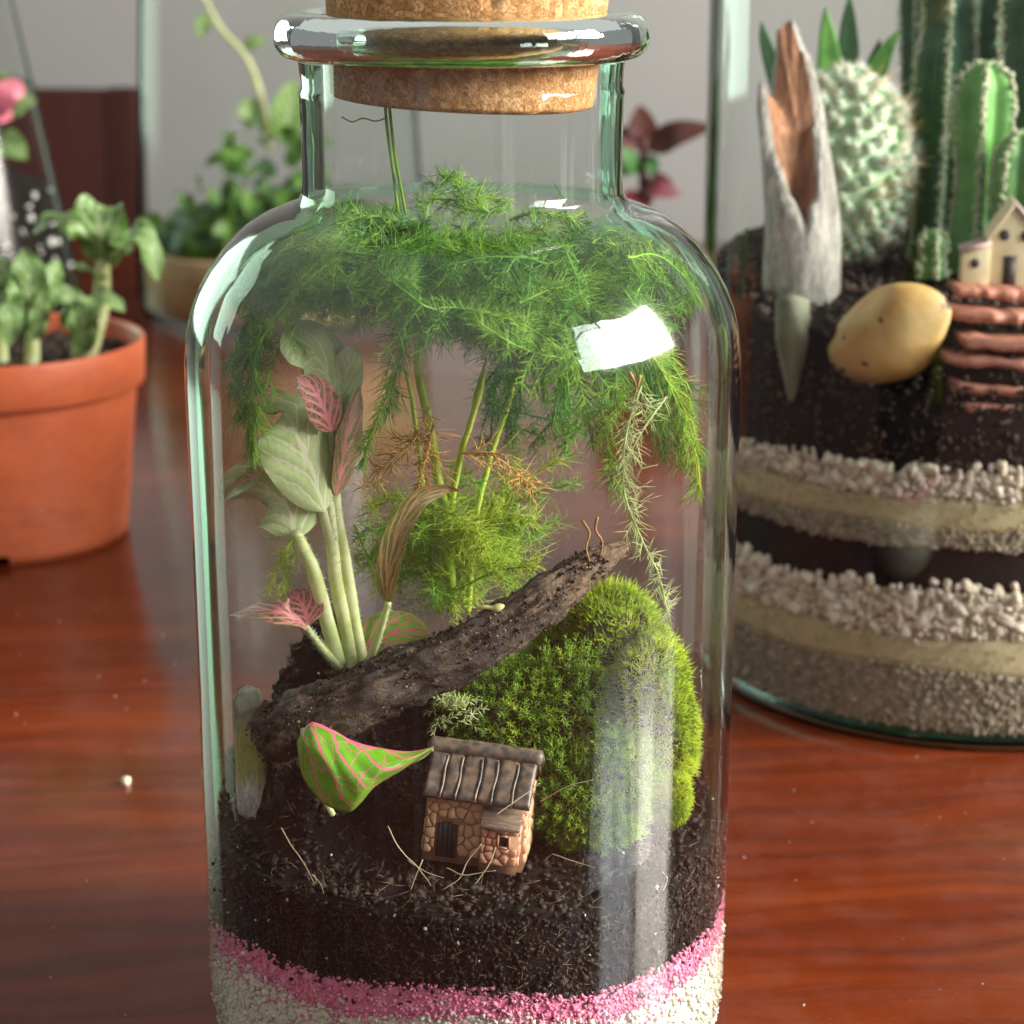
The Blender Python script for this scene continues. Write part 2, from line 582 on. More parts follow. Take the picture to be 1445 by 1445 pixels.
def wobble(V, amt=0.02, s=3):
    n = fbm(V * np.array([.35, .35, .2]), 2, s)
    rr = unit(V * np.array([1, 1, 0]))
    return V + rr * (n * amt)[:, None]


V, F = lathe(outer, 160)
body = add('body', wobble(V), F, M_glass, bottle)
nk = [(3.09, 18.08), (3.075, 18.3), (3.07, 18.8), (3.08, 19.4), (3.09, 19.85), (3.11, 19.98), (3.07, 20.08), (3.08, 20.35), (3.10, 20.55)]
V, F = lathe(nk, 128)
add('neck', wobble(V, .015, 5), F, M_neck, bottle)
inn = [(rin(z), z) for z in list(np.linspace(1.6, 14.4, 14)) + list(np.linspace(14.6, 18.4, 26)) + [19, 19.6, 20.2, 20.7]]
V, F = lathe(inn, 128)
add('inner_wall', wobble(V, .03, 8), F, M_inner, bottle)
a = np.linspace(0, 2 * math.pi, 28, endpoint=False)
lip = [(3.14 + .42 * np.sign(math.cos(q)) * abs(math.cos(q)) ** .85, 21.02 + .43 * np.sign(math.sin(q)) * abs(math.sin(q)) ** .9 + (.03 if math.cos(q) < 0 else 0)) for q in a]
V, F = lathe(lip, 160, True)
add('lip', wobble(V, .02, 11), F[:, ::-1], M_lip, bottle)


# cork
def cork_mat():
    t = NT('cork')
    c = t.coord('Object')
    v = t.voronoi(c, 5.5, 'F1')
    w2 = t.n('TexVoronoi', {'feature': 'DISTANCE_TO_EDGE'}, Vector=c, Scale=5.5).outputs['Distance']
    n1 = t.noise(c, 9, 6, 0.7, 1.5)
    cell = t.n('SeparateColor', None, Color=v.outputs['Color']).outputs[0]
    col = t.ramp(cell, [(0.0, (0.44, 0.21, 0.075)), (0.5, (0.60, 0.32, 0.13)), (1.0, (0.72, 0.43, 0.20))])
    col = t.mix(t.ramp(n1, [(0.42, 0.8), (0.56, 0.0)]), col, (0.24, 0.10, 0.035))
    col = t.mix(t.ramp(w2, [(0.0, 0.7), (0.035, 0.0)]), col, (0.20, 0.085, 0.03))
    h = t.math('ADD', t.math('MULTIPLY', n1, 0.6), t.math('MINIMUM', w2, 0.08))
    return t.done(t.pbsdf(col, 0.85, t.bump(h, 0.7, 0.08), Specular_IOR_Level=0.2))


ck = empty('cork_stopper', (0, 0, 19.75), (R(1), R(2.6), R(20)), label='round tan cork stopper pressed into the neck of the bottle', cat='cork')
prof = [(0.01, 0), (2.3, 0), (2.44, .03), (2.50, .09), (2.53, .5), (2.60, 1.3), (2.68, 2.2), (2.73, 2.75), (2.72, 2.9), (2.6, 3.0), (0.01, 3.02)]
pp = []
for k in range(len(prof) - 1):
    nn = 12 if abs(prof[k + 1][1] - prof[k][1]) > .3 else 2
    for q in range(nn): pp.append(tuple(np.array(prof[k]) * (1 - q / nn) + np.array(prof[k + 1]) * q / nn))
V, F = lathe(pp + [prof[-1]], 180)
V = V + unit(V * np.array([1, 1, 0])) * (fbm(V * 5, 3, 2) * .022 - np.clip(vnoise(V * 2.6, 9) - .55, 0, 1) * .22)[:, None]
add('stopper_body', V, F, cork_mat(), ck)

# ---------------------------------------------------------------- layers of sand, gravel and soil in the bottle
M_cream = ramp_noise_mat('cream_gravel', [(0.25, (0.44, 0.40, 0.30)), (0.5, (0.66, 0.62, 0.50)), (0.8, (0.78, 0.75, 0.64))], 6, 5, 0.75, 0.6, 0.04)
M_pink = ramp_noise_mat('pink_gravel', [(0.25, (0.50, 0.10, 0.20)), (0.5, (0.72, 0.21, 0.34)), (0.8, (0.82, 0.42, 0.52))], 5, 5, 0.7, 0.6, 0.04)
M_soil = ramp_noise_mat('potting_soil', [(0.3, (0.0025, 0.0013, 0.001)), (0.55, (0.0065, 0.0032, 0.0022)), (0.8, (0.034, 0.017, 0.010))], 4.5, 6, 0.75, 0.9, 0.10, 14, 0.18)
M_crumb = ramp_noise_mat('soil_crumb', [(0.3, (0.0035, 0.002, 0.0016)), (0.55, (0.014, 0.007, 0.0046)), (0.8, (0.085, 0.045, 0.028))], 3.5, 5, 0.6, 0.6, 0.05, 12, 0.3)
M_perl = ramp_noise_mat('perlite', [(0.3, (0.5, 0.48, 0.44)), (0.7, (0.75, 0.73, 0.7))], 6, 3, 0.8, 0.5, .03)
RC = 5.385


def pink_top(th):
    return 3.62 + 0.28 * np.cos(2 * (th + .3)) * -1 * .35 + 0.16 * np.sin(3 * th + 1) + .08 * np.sin(7 * th)


def soil_h(x, y):
    x, y = np.asarray(x, float), np.asarray(y, float)
    h = 5.25 + 3.6 * np.exp(-(((x + 2.3) / 2.2) ** 2 + ((y - 0.1) / 1.6) ** 2))
    h += 0.9 * np.exp(-(((x - 2.8) / 2.4) ** 2 + ((y - 2.5) / 2.4) ** 2)) + .9 * np.exp(-((y - 3.5) / 2) ** 2)
    h += 1.2 * np.exp(-(((x + 3.0) / 1.1) ** 2 + ((y + 0.8) / 1.2) ** 2)) + 1.9 * np.exp(-(((x + 3.0) / .75) ** 2 + ((y + 2.3) / .9) ** 2)) + .5 * np.exp(-(((x - 4.4) / 1.2) ** 2 + ((y + 2.0) / 2) ** 2))
    P = np.stack([x * 1.3, y * 1.3, np.zeros_like(x)], -1).reshape(-1, 3)
    n = fbm(P, 4, 21).reshape(x.shape)
    return h + .30 * n


def layer(name, bot, top, mat, nz=10, n=160, r=RC):
    """A drum between the surfaces bot(theta) and top(theta), touching the glass."""
    a = np.linspace(0, 2 * math.pi, n, endpoint=False)
    rows = []
    b, tp = bot(a), top(a)
    for k in range(nz + 1):
        z = b + (tp - b) * k / nz
        rr = np.minimum(r, np.interp(z, [0, .2, .47, .82, 1.25, 1.75], [4.2, 4.69, 5.02, 5.24, 5.345, r]))
        rows.append(np.stack([rr * np.cos(a), rr * np.sin(a), z], -1))
    V = np.concatenate(rows)
    i, j = np.meshgrid(np.arange(nz), np.arange(n), indexing='ij')
    j2 = (j + 1) % n
    F = [tuple(map(int, f)) for f in np.stack([i * n + j, i * n + j2, (i + 1) * n + j2, (i + 1) * n + j], -1).reshape(-1, 4)]
    c0, c1 = len(V), len(V) + 1
    V = np.vstack([V, [0, 0, b.mean()], [0, 0, tp.mean()]])
    F += [(c0, (k + 1) % n, k) for k in range(n)] + [(c1, nz * n + k, nz * n + (k + 1) % n) for k in range(n)]
    return V, F


def shell_pts(n, bot, top, r0, r1, g=rng, front=True):
    th = g.uniform(-math.pi, 0, n) if front else g.uniform(0, 2 * math.pi, n)
    if front: th = np.where(g.random(n) < .85, th, th + math.pi)
    b, tp = bot(th), top(th)
    z = b + (tp - b) * g.random(n)
    r = g.uniform(r0, r1, n)
    r = np.minimum(r, np.interp(z, [0, .2, .47, .82, 1.25, 1.75], [4.2, 4.72, 5.05, 5.27, 5.37, 9]))
    return np.stack([r * np.cos(th), r * np.sin(th), z], -1), th


CB = lambda th: 0.08 + 0 * th
pk_bot = lambda th: pink_top(th) - 0.54 + .10 * np.sin(5 * th + 2)
V, F = layer('w', CB, pk_bot, M_cream, 14, 160, 5.36)
sand = add('sand_layer', V, F, M_cream)
tag(sand, label='cream white gravel at the very bottom of the big bottle', cat='gravel', kind='stuff')
P, _ = shell_pts(11000, lambda th: .1 + 0 * th, lambda th: pk_bot(th) + .05 + .25 * (rng.random(np.shape(th)) < .12), 5.28, 5.385)
V, F = grains(P, rng.uniform(.05, .15, len(P)), .35)
add('gravel_grains', V, F, M_cream, sand, smooth=False)['kind'] = 'stuff'
V, F = layer('p', pk_bot, pink_top, M_pink, 4, 160, 5.365)
pink = add('pink_gravel', V, F, M_pink)
tag(pink, label='band of pink gravel under the dark soil of the big bottle', cat='gravel', kind='stuff')
P, _ = shell_pts(7500, lambda th: pk_bot(th) - .10 - .35 * (rng.random(np.shape(th)) < .25), lambda th: pink_top(th) + .10, 5.30, 5.39)
V, F = grains(P, rng.uniform(.035, .11, len(P)), .35)
add('gravel_grains', V, F, M_pink, pink, smooth=False)['kind'] = 'stuff'

# soil: drum under a modelled surface
n, m = 220, 70
a = np.linspace(0, 2 * math.pi, n, endpoint=False)
rows = []
pt = pink_top(a) + .02
for k in range(12):
    rr = 5.375
    top = soil_h(rr * np.cos(a), rr * np.sin(a))
    z = pt + (top - pt) * k / 12
    nn = fbm(np.stack([np.cos(a) * 9, np.sin(a) * 9, z * 2.5], -1), 3, 4)
    r_ = rr + np.minimum(nn, .2) * .07 - .02
    rows.append(np.stack([r_ * np.cos(a), r_ * np.sin(a), z], -1))
for k in range(m):
    rr = 5.36 * (1 - k / (m - 1) * .995)
    X, Y = rr * np.cos(a), rr * np.sin(a)
    rows.append(np.stack([X, Y, soil_h(X, Y)], -1))
V = np.concatenate(rows)
tot = len(rows)
i, j = np.meshgrid(np.arange(tot - 1), np.arange(n), indexing='ij')
j2 = (j + 1) % n
F = np.stack([i * n + j, i * n + j2, (i + 1) * n + j2, (i + 1) * n + j], -1).reshape(-1, 4)
soil = add('potting_soil', V, F, M_soil)
tag(soil, label='dark brown potting soil filling the lower part of the big bottle', cat='soil', kind='stuff')
# crumbs on top and against the glass
g = np.random.default_rng(3)
rr, th = 5.2 * np.sqrt(g.random(5200)), g.uniform(0, 2 * math.pi, 5200)
X, Y = rr * np.cos(th), rr * np.sin(th)
P1 = np.stack([X, Y, soil_h(X, Y) + g.uniform(-.03, .05, 5200)], -1)
P2, th2 = shell_pts(5200, lambda th: pink_top(th) - .05 - .35 * (rng.random(np.shape(th)) < .09), lambda th: soil_h(5.3 * np.cos(th), 5.3 * np.sin(th)), 5.30, 5.39, g)
sz1 = g.uniform(.05, .20, 5200)
sz1[:300] = g.uniform(.20, .34, 300)
V, F = grains(np.vstack([P1, P2]), np.concatenate([sz1, g.uniform(.04, .15, 5200)]), .4, .6, g)
add('soil_crumbs', V, F, M_crumb, soil, smooth=False)['kind'] = 'stuff'
P3, _ = shell_pts(90, lambda th: pink_top(th) + .1, lambda th: soil_h(5.3 * np.cos(th), 5.3 * np.sin(th)), 5.33, 5.39, g)
k3 = g.integers(0, 5200, 60)
V, F = grains(np.vstack([P3, P1[k3] + [0, 0, .04]]), g.uniform(.03, .09, 150), .3, .7, g)
add('perlite_specks', V, F, M_perl, soil, smooth=False)['kind'] = 'stuff'

# pale rootlets and fibres lying on the soil
M_root = plant_mat('rootlet', (0.45, 0.33, 0.20), (0.62, 0.50, 0.34), 2, .15)
M_fib = plant_mat('dark_fibre', (0.10, 0.055, 0.03), (0.22, 0.13, 0.07), 2, .1)
root_px = [[(548, 1165, -4.2), (565, 1200, -4.35), (590, 1225, -4.4), (608, 1250, -4.5)],
           [(380, 1175, -4.4), (400, 1200, -4.5), (420, 1220, -4.6), (440, 1250, -4.7)],
           [(595, 1215, -4.3), (585, 1240, -4.4), (580, 1255, -4.5)], [(575, 1215, -4.2), (600, 1230, -4.4), (625, 1240, -4.5)],
           [(680, 1190, -4.35), (660, 1215, -4.4), (648, 1240, -4.5), (625, 1255, -4.6)],
           [(700, 1195, -4.3), (690, 1220, -4.4), (672, 1246, -4.6)],
           [(630, 1225, -4.3), (655, 1235, -4.5), (700, 1228, -4.5)],
           [(762, 1132, -3.2), (800, 1110, -3.3), (838, 1100, -3.3)],
           [(780, 1205, -4.0), (810, 1215, -4.2), (840, 1225, -4.4)],
           [(500, 1110, -3.4), (530, 1100, -3.5), (565, 1080, -3.5)],
           [(440, 1235, -4.6), (452, 1250, -4.7), (455, 1262, -4.75)],
           [(935, 1230, -3.6), (945, 1245, -3.7), (940, 1260, -3.8)],
           [(700, 1150, -4.2), (735, 1125, -4.0), (762, 1105, -3.8)]]
for q, pts in enumerate(root_px):
    P = catmull([at(*p) for p in pts], 22)
    P = P + fbm(P * 3, 2, q)[:, None] * .03
    k_ = np.minimum(1, 5.37 / np.hypot(P[:, 0], P[:, 1]))
    P[:, :2] *= k_[:, None]
    V, F = tube(P, np.linspace(.013, .006, 22), 5)
    add('rootlet', V, F, M_root, soil)
# short dark fibres everywhere: uncountable
nf = 1800
k = g.integers(0, 5200, nf)
d = unit(g.normal(size=(nf, 3)) * [1, 1, .5]) * g.uniform(.15, .55, nf)[:, None]
V1, F1 = bent_cones(P1[k], P1[k] + d, .011, g.normal(size=(nf, 3)) * .06)
P4, _ = shell_pts(900, lambda th: pink_top(th), lambda th: soil_h(5.3 * np.cos(th), 5.3 * np.sin(th)) - .1, 5.36, 5.40, g)
d = unit(np.cross(P4 * [1, 1, 0], g.normal(size=(900, 3)))) * g.uniform(.1, .35, 900)[:, None]
V2, F2 = cones(P4, P4 + d, .009)
V, F = join([(V1, F1), (V2, F2)])
add('soil_fibres', V, F, M_fib, soil)['kind'] = 'stuff'

# ---------------------------------------------------------------- log
def log_mat(name, dark, mid, light, sc=2.0, stretch=(1, 1, 1), bare=False):
    t = NT(name)
    c = t.coord('Object', stretch)
    n1 = t.noise(c, sc, 8, 0.7, 0.6)
    n2 = t.noise(c, sc * 7, 6, 0.7)
    col = t.ramp(n1, [(0.33, dark), (0.52, mid), (0.72, light)])
    col = t.mix(t.ramp(n2, [(0.35, 0.75), (0.55, 0)]), col, dark)
    if bare:     # bare brown wood towards the broken end
        x_ = t.n('SeparateXYZ', None, Vector=t.coord('Object')).outputs[0]
        f_ = t.ramp(t.math('ADD', t.math('MULTIPLY', x_, .1), t.math('MULTIPLY', t.math('SUBTRACT', n1, .5), .5)), [(0.52, 0.0), (0.66, .85)])
        fib = t.noise(t.n('Mapping', None, Vector=t.coord('Object'), Rotation=(0, R(28), 0), Scale=(1.6, 3, 3)).outputs[0], 2.5, 5, .7)
        col = t.mix(f_, col, t.ramp(fib, [(0.35, (0.11, 0.062, 0.035)), (0.6, (0.34, 0.205, 0.12))]))
    h = t.math('ADD', t.math('MULTIPLY', n1, .6), t.math('MULTIPLY', n2, .5))
    return t.done(t.pbsdf(col, 0.62, t.bump(h, 1.0, 0.22), Specular_IOR_Level=0.4))


M_husk3 = ramp_noise_mat('bark_fleck', [(0.3, (0.12, 0.085, 0.06)), (0.7, (0.34, 0.26, 0.18))], 3, 4, .6, .3, .03)
M_log = log_mat('wet_bark', (0.014, 0.009, 0.007), (0.085, 0.052, 0.036), (0.30, 0.20, 0.13), 2.6, bare=True)
lp = [at(388, 1046, -2.4), at(408, 1030, -2.5), at(440, 1012, -2.6), at(520, 980, -2.5), at(600, 940, -2.3), at(680, 897, -2.1), at(760, 850, -1.7), at(825, 803, -1.2), at(888, 768, -.8)]
P = catmull(lp, 150)
P = P + np.stack([fbm(np.stack([np.linspace(0, 5, 150), np.full(150, k_ * 3.3), np.zeros(150)], -1), 3, 40 + k_) for k_ in range(3)], -1) * np.array([.10, .16, .20])
nS = 64
T, N, B = frames(P)
aa = np.linspace(0, 2 * math.pi, nS, endpoint=False)
u = np.linspace(0, 1, 150)
rad = np.interp(u, [0, .1, .3, .55, .7, .85, .95, 1], [.66, .64, .60, .56, .50, .40, .30, .16])
dirs = np.cos(aa)[None, :, None] * N[:, None] + np.sin(aa)[None, :, None] * B[:, None]
S = np.stack([np.repeat(u[:, None] * 5, nS, 1), np.cos(aa)[None] * 1.6 + 0 * u[:, None], np.sin(aa)[None] * 1.6 + 0 * u[:, None]], -1).reshape(-1, 3)
disp = fbm(S * [2.6, 1.3, 1.3], 5, 31).reshape(150, nS) * .26 + np.abs(fbm(S * [2.2, 2.4, 2.4], 4, 5)).reshape(150, nS) * -.26
rr = rad[:, None] * (1 + disp * 1.3) + disp * .15
# the far end is splintered
rr *= np.where(u[:, None] > .93, 1 - (u[:, None] - .93) / .07 * (.35 + .6 * np.abs(vnoise(S * [0.1, 3, 3], 8)).reshape(150, nS)), 1)
V = (P[:, None] + dirs * rr[:, :, None]).reshape(-1, 3)
i, j = np.meshgrid(np.arange(149), np.arange(nS), indexing='ij'); j2 = (j + 1) % nS
F = [tuple(map(int, f)) for f in np.stack([i * nS + j, i * nS + j2, (i + 1) * nS + j2, (i + 1) * nS + j], -1).reshape(-1, 4)]
V = np.vstack([V, P[0], P[-1]])
F += [(150 * nS, (k + 1) % nS, k) for k in range(nS)] + [(150 * nS + 1, 149 * nS + k, 149 * nS + (k + 1) % nS) for k in range(nS)]
V = inside(V, .08)
log = empty('log', tuple(lp[0]), label='dark wet log lying slantwise across the inside of the big bottle', cat='log')
V = V - lp[0]
add('bark', V, F, M_log, log)
# splinters at the broken end
for q, (ex, ey, dx, dy) in enumerate([(884, 772, 6, -14), (872, 778, 10, -12), (862, 790, 14, -10), (880, 785, 10, -4)]):
    p0, p1 = at(ex - 40, ey + 26, -1.0), at(ex + dx * .4, ey + dy * .4, -.9)
    V, F = tube(catmull([p0, (p0 + p1) / 2 + [0, 0, .04], p1], 8) - lp[0], np.linspace(.10, .02, 8), 6)
    add('splinter', V, F, M_log, log)
kk = g.integers(3, 138, 1500)
V, F = grains(P[kk] + unit(g.normal(size=(1500, 3)) * [1, 1, 1] + [0, -.5, .6]) * (rad[kk] * 1.0)[:, None], g.uniform(.02, .09, 1500), .4, .6, g)
V = inside(V, .08)
add('bark_crumbs', V - lp[0], F, M_crumb, log, smooth=False)['kind'] = 'stuff'
kk = g.integers(3, 138, 900)
V, F = grains(P[kk] + unit(g.normal(size=(900, 3)) + [0, -.7, .6]) * (rad[kk] * .96)[:, None], g.uniform(.015, .05, 900), .4, .6, g)
add('bark_flecks', inside(V, .08) - lp[0], F, M_husk3, log, smooth=False)['kind'] = 'stuff'

# seed husk lying on the log
p = at(692, 858, -2.55)
M_husk = plant_mat('husk', (0.42, 0.40, 0.12), (0.55, 0.50, 0.22), 4, .2)
pts = [p + np.array([-.30, 0, -.02]), p + np.array([-.1, -.03, .03]), p + np.array([.08, -.02, .0]), p + np.array([.26, 0, .05])]
V, F = tube(catmull(pts, 14), [.02, .03, .04, .045, .045, .04, .04, .05, .065, .08, .085, .08, .06, .03], 8)
tag(add('seed_husk', V, F, M_husk), 'tiny yellow green seed husk lying on the log', 'seed')

# ---------------------------------------------------------------- stone house
def clip(poly, p, nrm):
    out = []
    for k in range(len(poly)):
        a_, b_ = poly[k], poly[(k + 1) % len(poly)]
        da, db = (a_ - p) @ nrm, (b_ - p) @ nrm
        if da <= 0: out.append(a_)
        if (da < 0) != (db < 0) and abs(da - db) > 1e-9: out.append(a_ + (b_ - a_) * da / (da - db))
    return out


def voronoi(seeds, poly, gap):
    cells = []
    for i_, s in enumerate(seeds):
        c = [np.array(q, float) for q in poly]
        for j_, s2 in enumerate(seeds):
            if i_ == j_: continue
            d_ = unit(s2 - s)
            c = clip(c, (s + s2) / 2 - d_ * gap / 2, d_)
            if len(c) < 3: break
        if len(c) >= 3: cells.append(np.array(c))
    return cells


def stone_piece(cell, h, to3d):
    """A raised pillow-like stone over the flat cell; to3d(points2d, height) -> 3D."""
    c = cell.mean(0)
    r0 = to3d(cell, -.01); r1 = to3d(c + (cell - c) * .95, h * .6); r2 = to3d(c + (cell - c) * .68, h); ct = to3d(c[None], h * 1.12)
    n_ = len(cell)
    V_ = np.vstack([r0, r1, r2, ct])
    F_ = []
    for k in range(n_):
        k2 = (k + 1) % n_
        F_ += [(k, k2, n_ + k2, n_ + k), (n_ + k, n_ + k2, 2 * n_ + k2, 2 * n_ + k), (2 * n_ + k, 2 * n_ + k2, 3 * n_)]
    return V_, F_


M_mortar = ramp_noise_mat('house_mortar', [(0.3, (0.26, 0.115, 0.06)), (0.7, (0.40, 0.20, 0.11))], 5, 4, 0.75, 0.5, .03)
M_stone = ramp_noise_mat('house_stone', [(0.25, (0.42, 0.21, 0.11)), (0.5, (0.58, 0.32, 0.18)), (0.8, (0.68, 0.42, 0.27))], 3.2, 5, 0.55, 0.6, .03, 12)
M_stone2 = ramp_noise_mat('house_stone_red', [(0.25, (0.48, 0.17, 0.09)), (0.5, (0.62, 0.27, 0.16)), (0.8, (0.68, 0.38, 0.26))], 3.2, 5, 0.5, 0.6, .03, 12)


def roof_mat():
    t = NT('house_roof')
    c = t.coord('Object')
    n1 = t.noise(c, 3.0, 6, 0.7); n2 = t.voronoi(c, 6.5, 'SMOOTH_F1').outputs['Distance']
    col = t.ramp(n1, [(0.35, (0.045, 0.038, 0.034)), (0.52, (0.085, 0.068, 0.058)), (0.68, (0.21, 0.12, 0.078))])
    col = t.mix(t.ramp(n2, [(0.34, 0.0), (0.60, 0.45)]), col, (0.30, 0.18, 0.12))
    return t.done(t.pbsdf(col, 0.42, t.bump(n2, -0.9, 0.16), Specular_IOR_Level=0.5))


M_roof = roof_mat()
M_black = ramp_noise_mat('house_black', [(0.3, (0.006, 0.006, 0.006)), (0.7, (0.016, 0.014, 0.013))], 6, 4, 0.6, .4, .02)
M_awn = ramp_noise_mat('house_awning', [(0.35, (0.13, 0.085, 0.065)), (0.6, (0.33, 0.20, 0.135))], 2.2, 6, 0.5, 0.7, .06, vscale=(1, 1, 9))
hb = at(674, 1212, -3.55)
house = empty('stone_house', (hb[0], hb[1] + .65, hb[2] + .04), (R(-2), R(4.5), R(-9)), label='tiny stone cottage with dark ribbed roof on the soil in front of the moss', cat='toy house')
house.scale = (.95, .93, .88)
W2, DP, WH = .98, .62, 1.30
# battered core walls with a gable
V = [(-W2 - .07, -DP - .06, -.25), (W2 + .05, -DP - .06, -.25), (W2 + .05, DP + .06, -.25), (-W2 - .07, DP + .06, -.25),
     (-W2, -DP, WH), (W2, -DP, WH), (W2, DP, WH), (-W2, DP, WH), (-W2, 0, 1.92), (W2, 0, 1.92)]
F = [(0, 1, 5, 4), (2, 3, 7, 6), (1, 2, 6, 9, 5), (3, 0, 4, 8, 7), (4, 5, 9, 8), (6, 7, 8, 9), (0, 3, 2, 1)]
hw = add('wall', np.array(V, float), F, M_mortar, house, smooth=False)
BY = -DP - .24   # front of the projecting bay
V, F = box(.16, W2 - .06, BY, -DP + .1, -.25, .86)
bay = add('bay', V, F, M_mortar, house, smooth=False)
g2 = np.random.default_rng(12)


def stones_on(poly, nseed, to3d, mats, parent, hh=.05, hole=None):
    poly = np.array(poly, float)
    lo, hi = poly.min(0), poly.max(0)
    s = []
    tries = 0
    while len(s) < nseed and tries < 5000:
        tries += 1
        q = lo + (hi - lo) * g2.random(2)
        if all(np.linalg.norm(q - z) > .72 * math.sqrt(np.prod(hi - lo) / nseed) for z in s): s.append(q)
    for c in voronoi(np.array(s), poly, .018):
        if hole is not None:
            (hx0, hx1), (hz0, hz1) = hole
            cx, cz = c.mean(0)
            if hx0 - .02 < cx < hx1 + .02 and hz0 - .02 < cz < hz1 + .02: continue
            # trim against the nearest side of the opening
            dd = {'l': hx0 - cx, 'r': cx - hx1, 'b': hz0 - cz, 't': cz - hz1}
            kmx = max(dd, key=dd.get)
            pl = {'l': ((hx0 - .03, 0), (1, 0)), 'r': ((hx1 + .03, 0), (-1, 0)), 'b': ((0, hz0 - .03), (0, 1)), 't': ((0, hz1 + .03), (0, -1))}[kmx]
            if (hz0 < c[:, 1].max() and c[:, 1].min() < hz1) or kmx in 'tb':
                c = clip([np.array(q) for q in c], np.array(pl[0], float), np.array(pl[1], float))
                if len(c) < 3: continue
                c = np.array(c)
        if len(c) < 3: continue
        V_, F_ = stone_piece(c, hh * g2.uniform(.7, 1.25), to3d)
        add('stone', V_, F_, mats[int(g2.random() < .35)], parent)


front = lambda p, h: np.stack([p[:, 0], -DP - .06 + (.06) * np.clip((p[:, 1] + .25) / (WH + .25), 0, 1) - h, p[:, 1]], -1)
stones_on([(-W2 - .04, -.05), (.14, -.05), (.14, WH), (-W2, WH)], 34, front, (M_stone, M_stone), hw, hole=((-.78, -.36), (-.1, .72)))
stones_on([(.16, .9), (W2, .9), (W2, WH), (.16, WH)], 9, front, (M_stone, M_stone), hw)
side = lambda p, h: np.stack([W2 + .05 - .05 * np.clip((p[:, 1] + .25) / (WH + .25), 0, 1) + h, p[:, 0], p[:, 1]], -1)
stones_on([(-DP - .03, -.05), (DP + .03, -.05), (DP, WH), (0, 1.85), (-DP, WH)], 30, side, (M_stone, M_stone2), hw)
lside = lambda p, h: np.stack([-W2 - .07 + .07 * np.clip((p[:, 1] + .25) / (WH + .25), 0, 1) - h, -p[:, 0], p[:, 1]], -1)
stones_on([(-DP - .03, -.05), (DP + .03, -.05), (DP, WH), (-DP, WH)], 14, lside, (M_stone, M_stone), hw)
bayf = lambda p, h: np.stack([p[:, 0], BY - h + 0 * p[:, 0], p[:, 1]], -1)
stones_on([(.17, -.05), (W2 - .07, -.05), (W2 - .07, .85), (.17, .85)], 21, bayf, (M_stone2, M_stone2), bay, .055, hole=((.52, .74), (.38, .64)))
bays = lambda p, h: np.stack([W2 - .06 + h + 0 * p[:, 0], p[:, 0], p[:, 1]], -1)
stones_on([(BY + .02, -.05), (-DP, -.05), (-DP, .84), (BY + .02, .84)], 7, bays, (M_stone2, M_stone2), bay, .04)
# door with rounded top and vertical boards
dr = empty('door', (0, 0, 0)); dr.parent = house
for k in range(4):
    x0 = -.77 + k * .1025
    zt = .70 - (.05 if k in (0, 3) else 0)
    V, F = box(x0 + .004, x0 + .098, -DP - .085, -DP + .02, -.12, zt)
    add('plank', V, F, M_black, dr, smooth=False)
# window: dark pane in a stone frame
wn = empty('window', (0, 0, 0)); wn.parent = house
V, F = box(.54, .72, BY - .012, BY + .03, .40, .62); add('pane', V, F, M_black, wn, smooth=False)
fr = join([box(.50, .54, BY - .06, BY + .02, .36, .66), box(.72, .765, BY - .06, BY + .02, .36, .66), box(.541, .719, BY - .06, BY + .02, .36, .399), box(.541, .719, BY - .058, BY + .02, .621, .665)])
o = add('frame', *fr, M_stone2, wn, smooth=False)
# awning over the window: layered boards
for k in range(3):
    z1, y1 = 1.20 - k * .095, -DP - .10 - k * .10
    V, F = box(.14, W2 - .02, y1 - .13, y1 + .10, z1 - .09, z1)
    V[:, 2] += (V[:, 1] - y1) * .85 + fbm(V * 3, 2, k) * .02
    o = add('awning_board', V, F, M_awn, house, smooth=False); m_ = o.modifiers.new('b', 'BEVEL'); m_.width = .025; m_.segments = 2
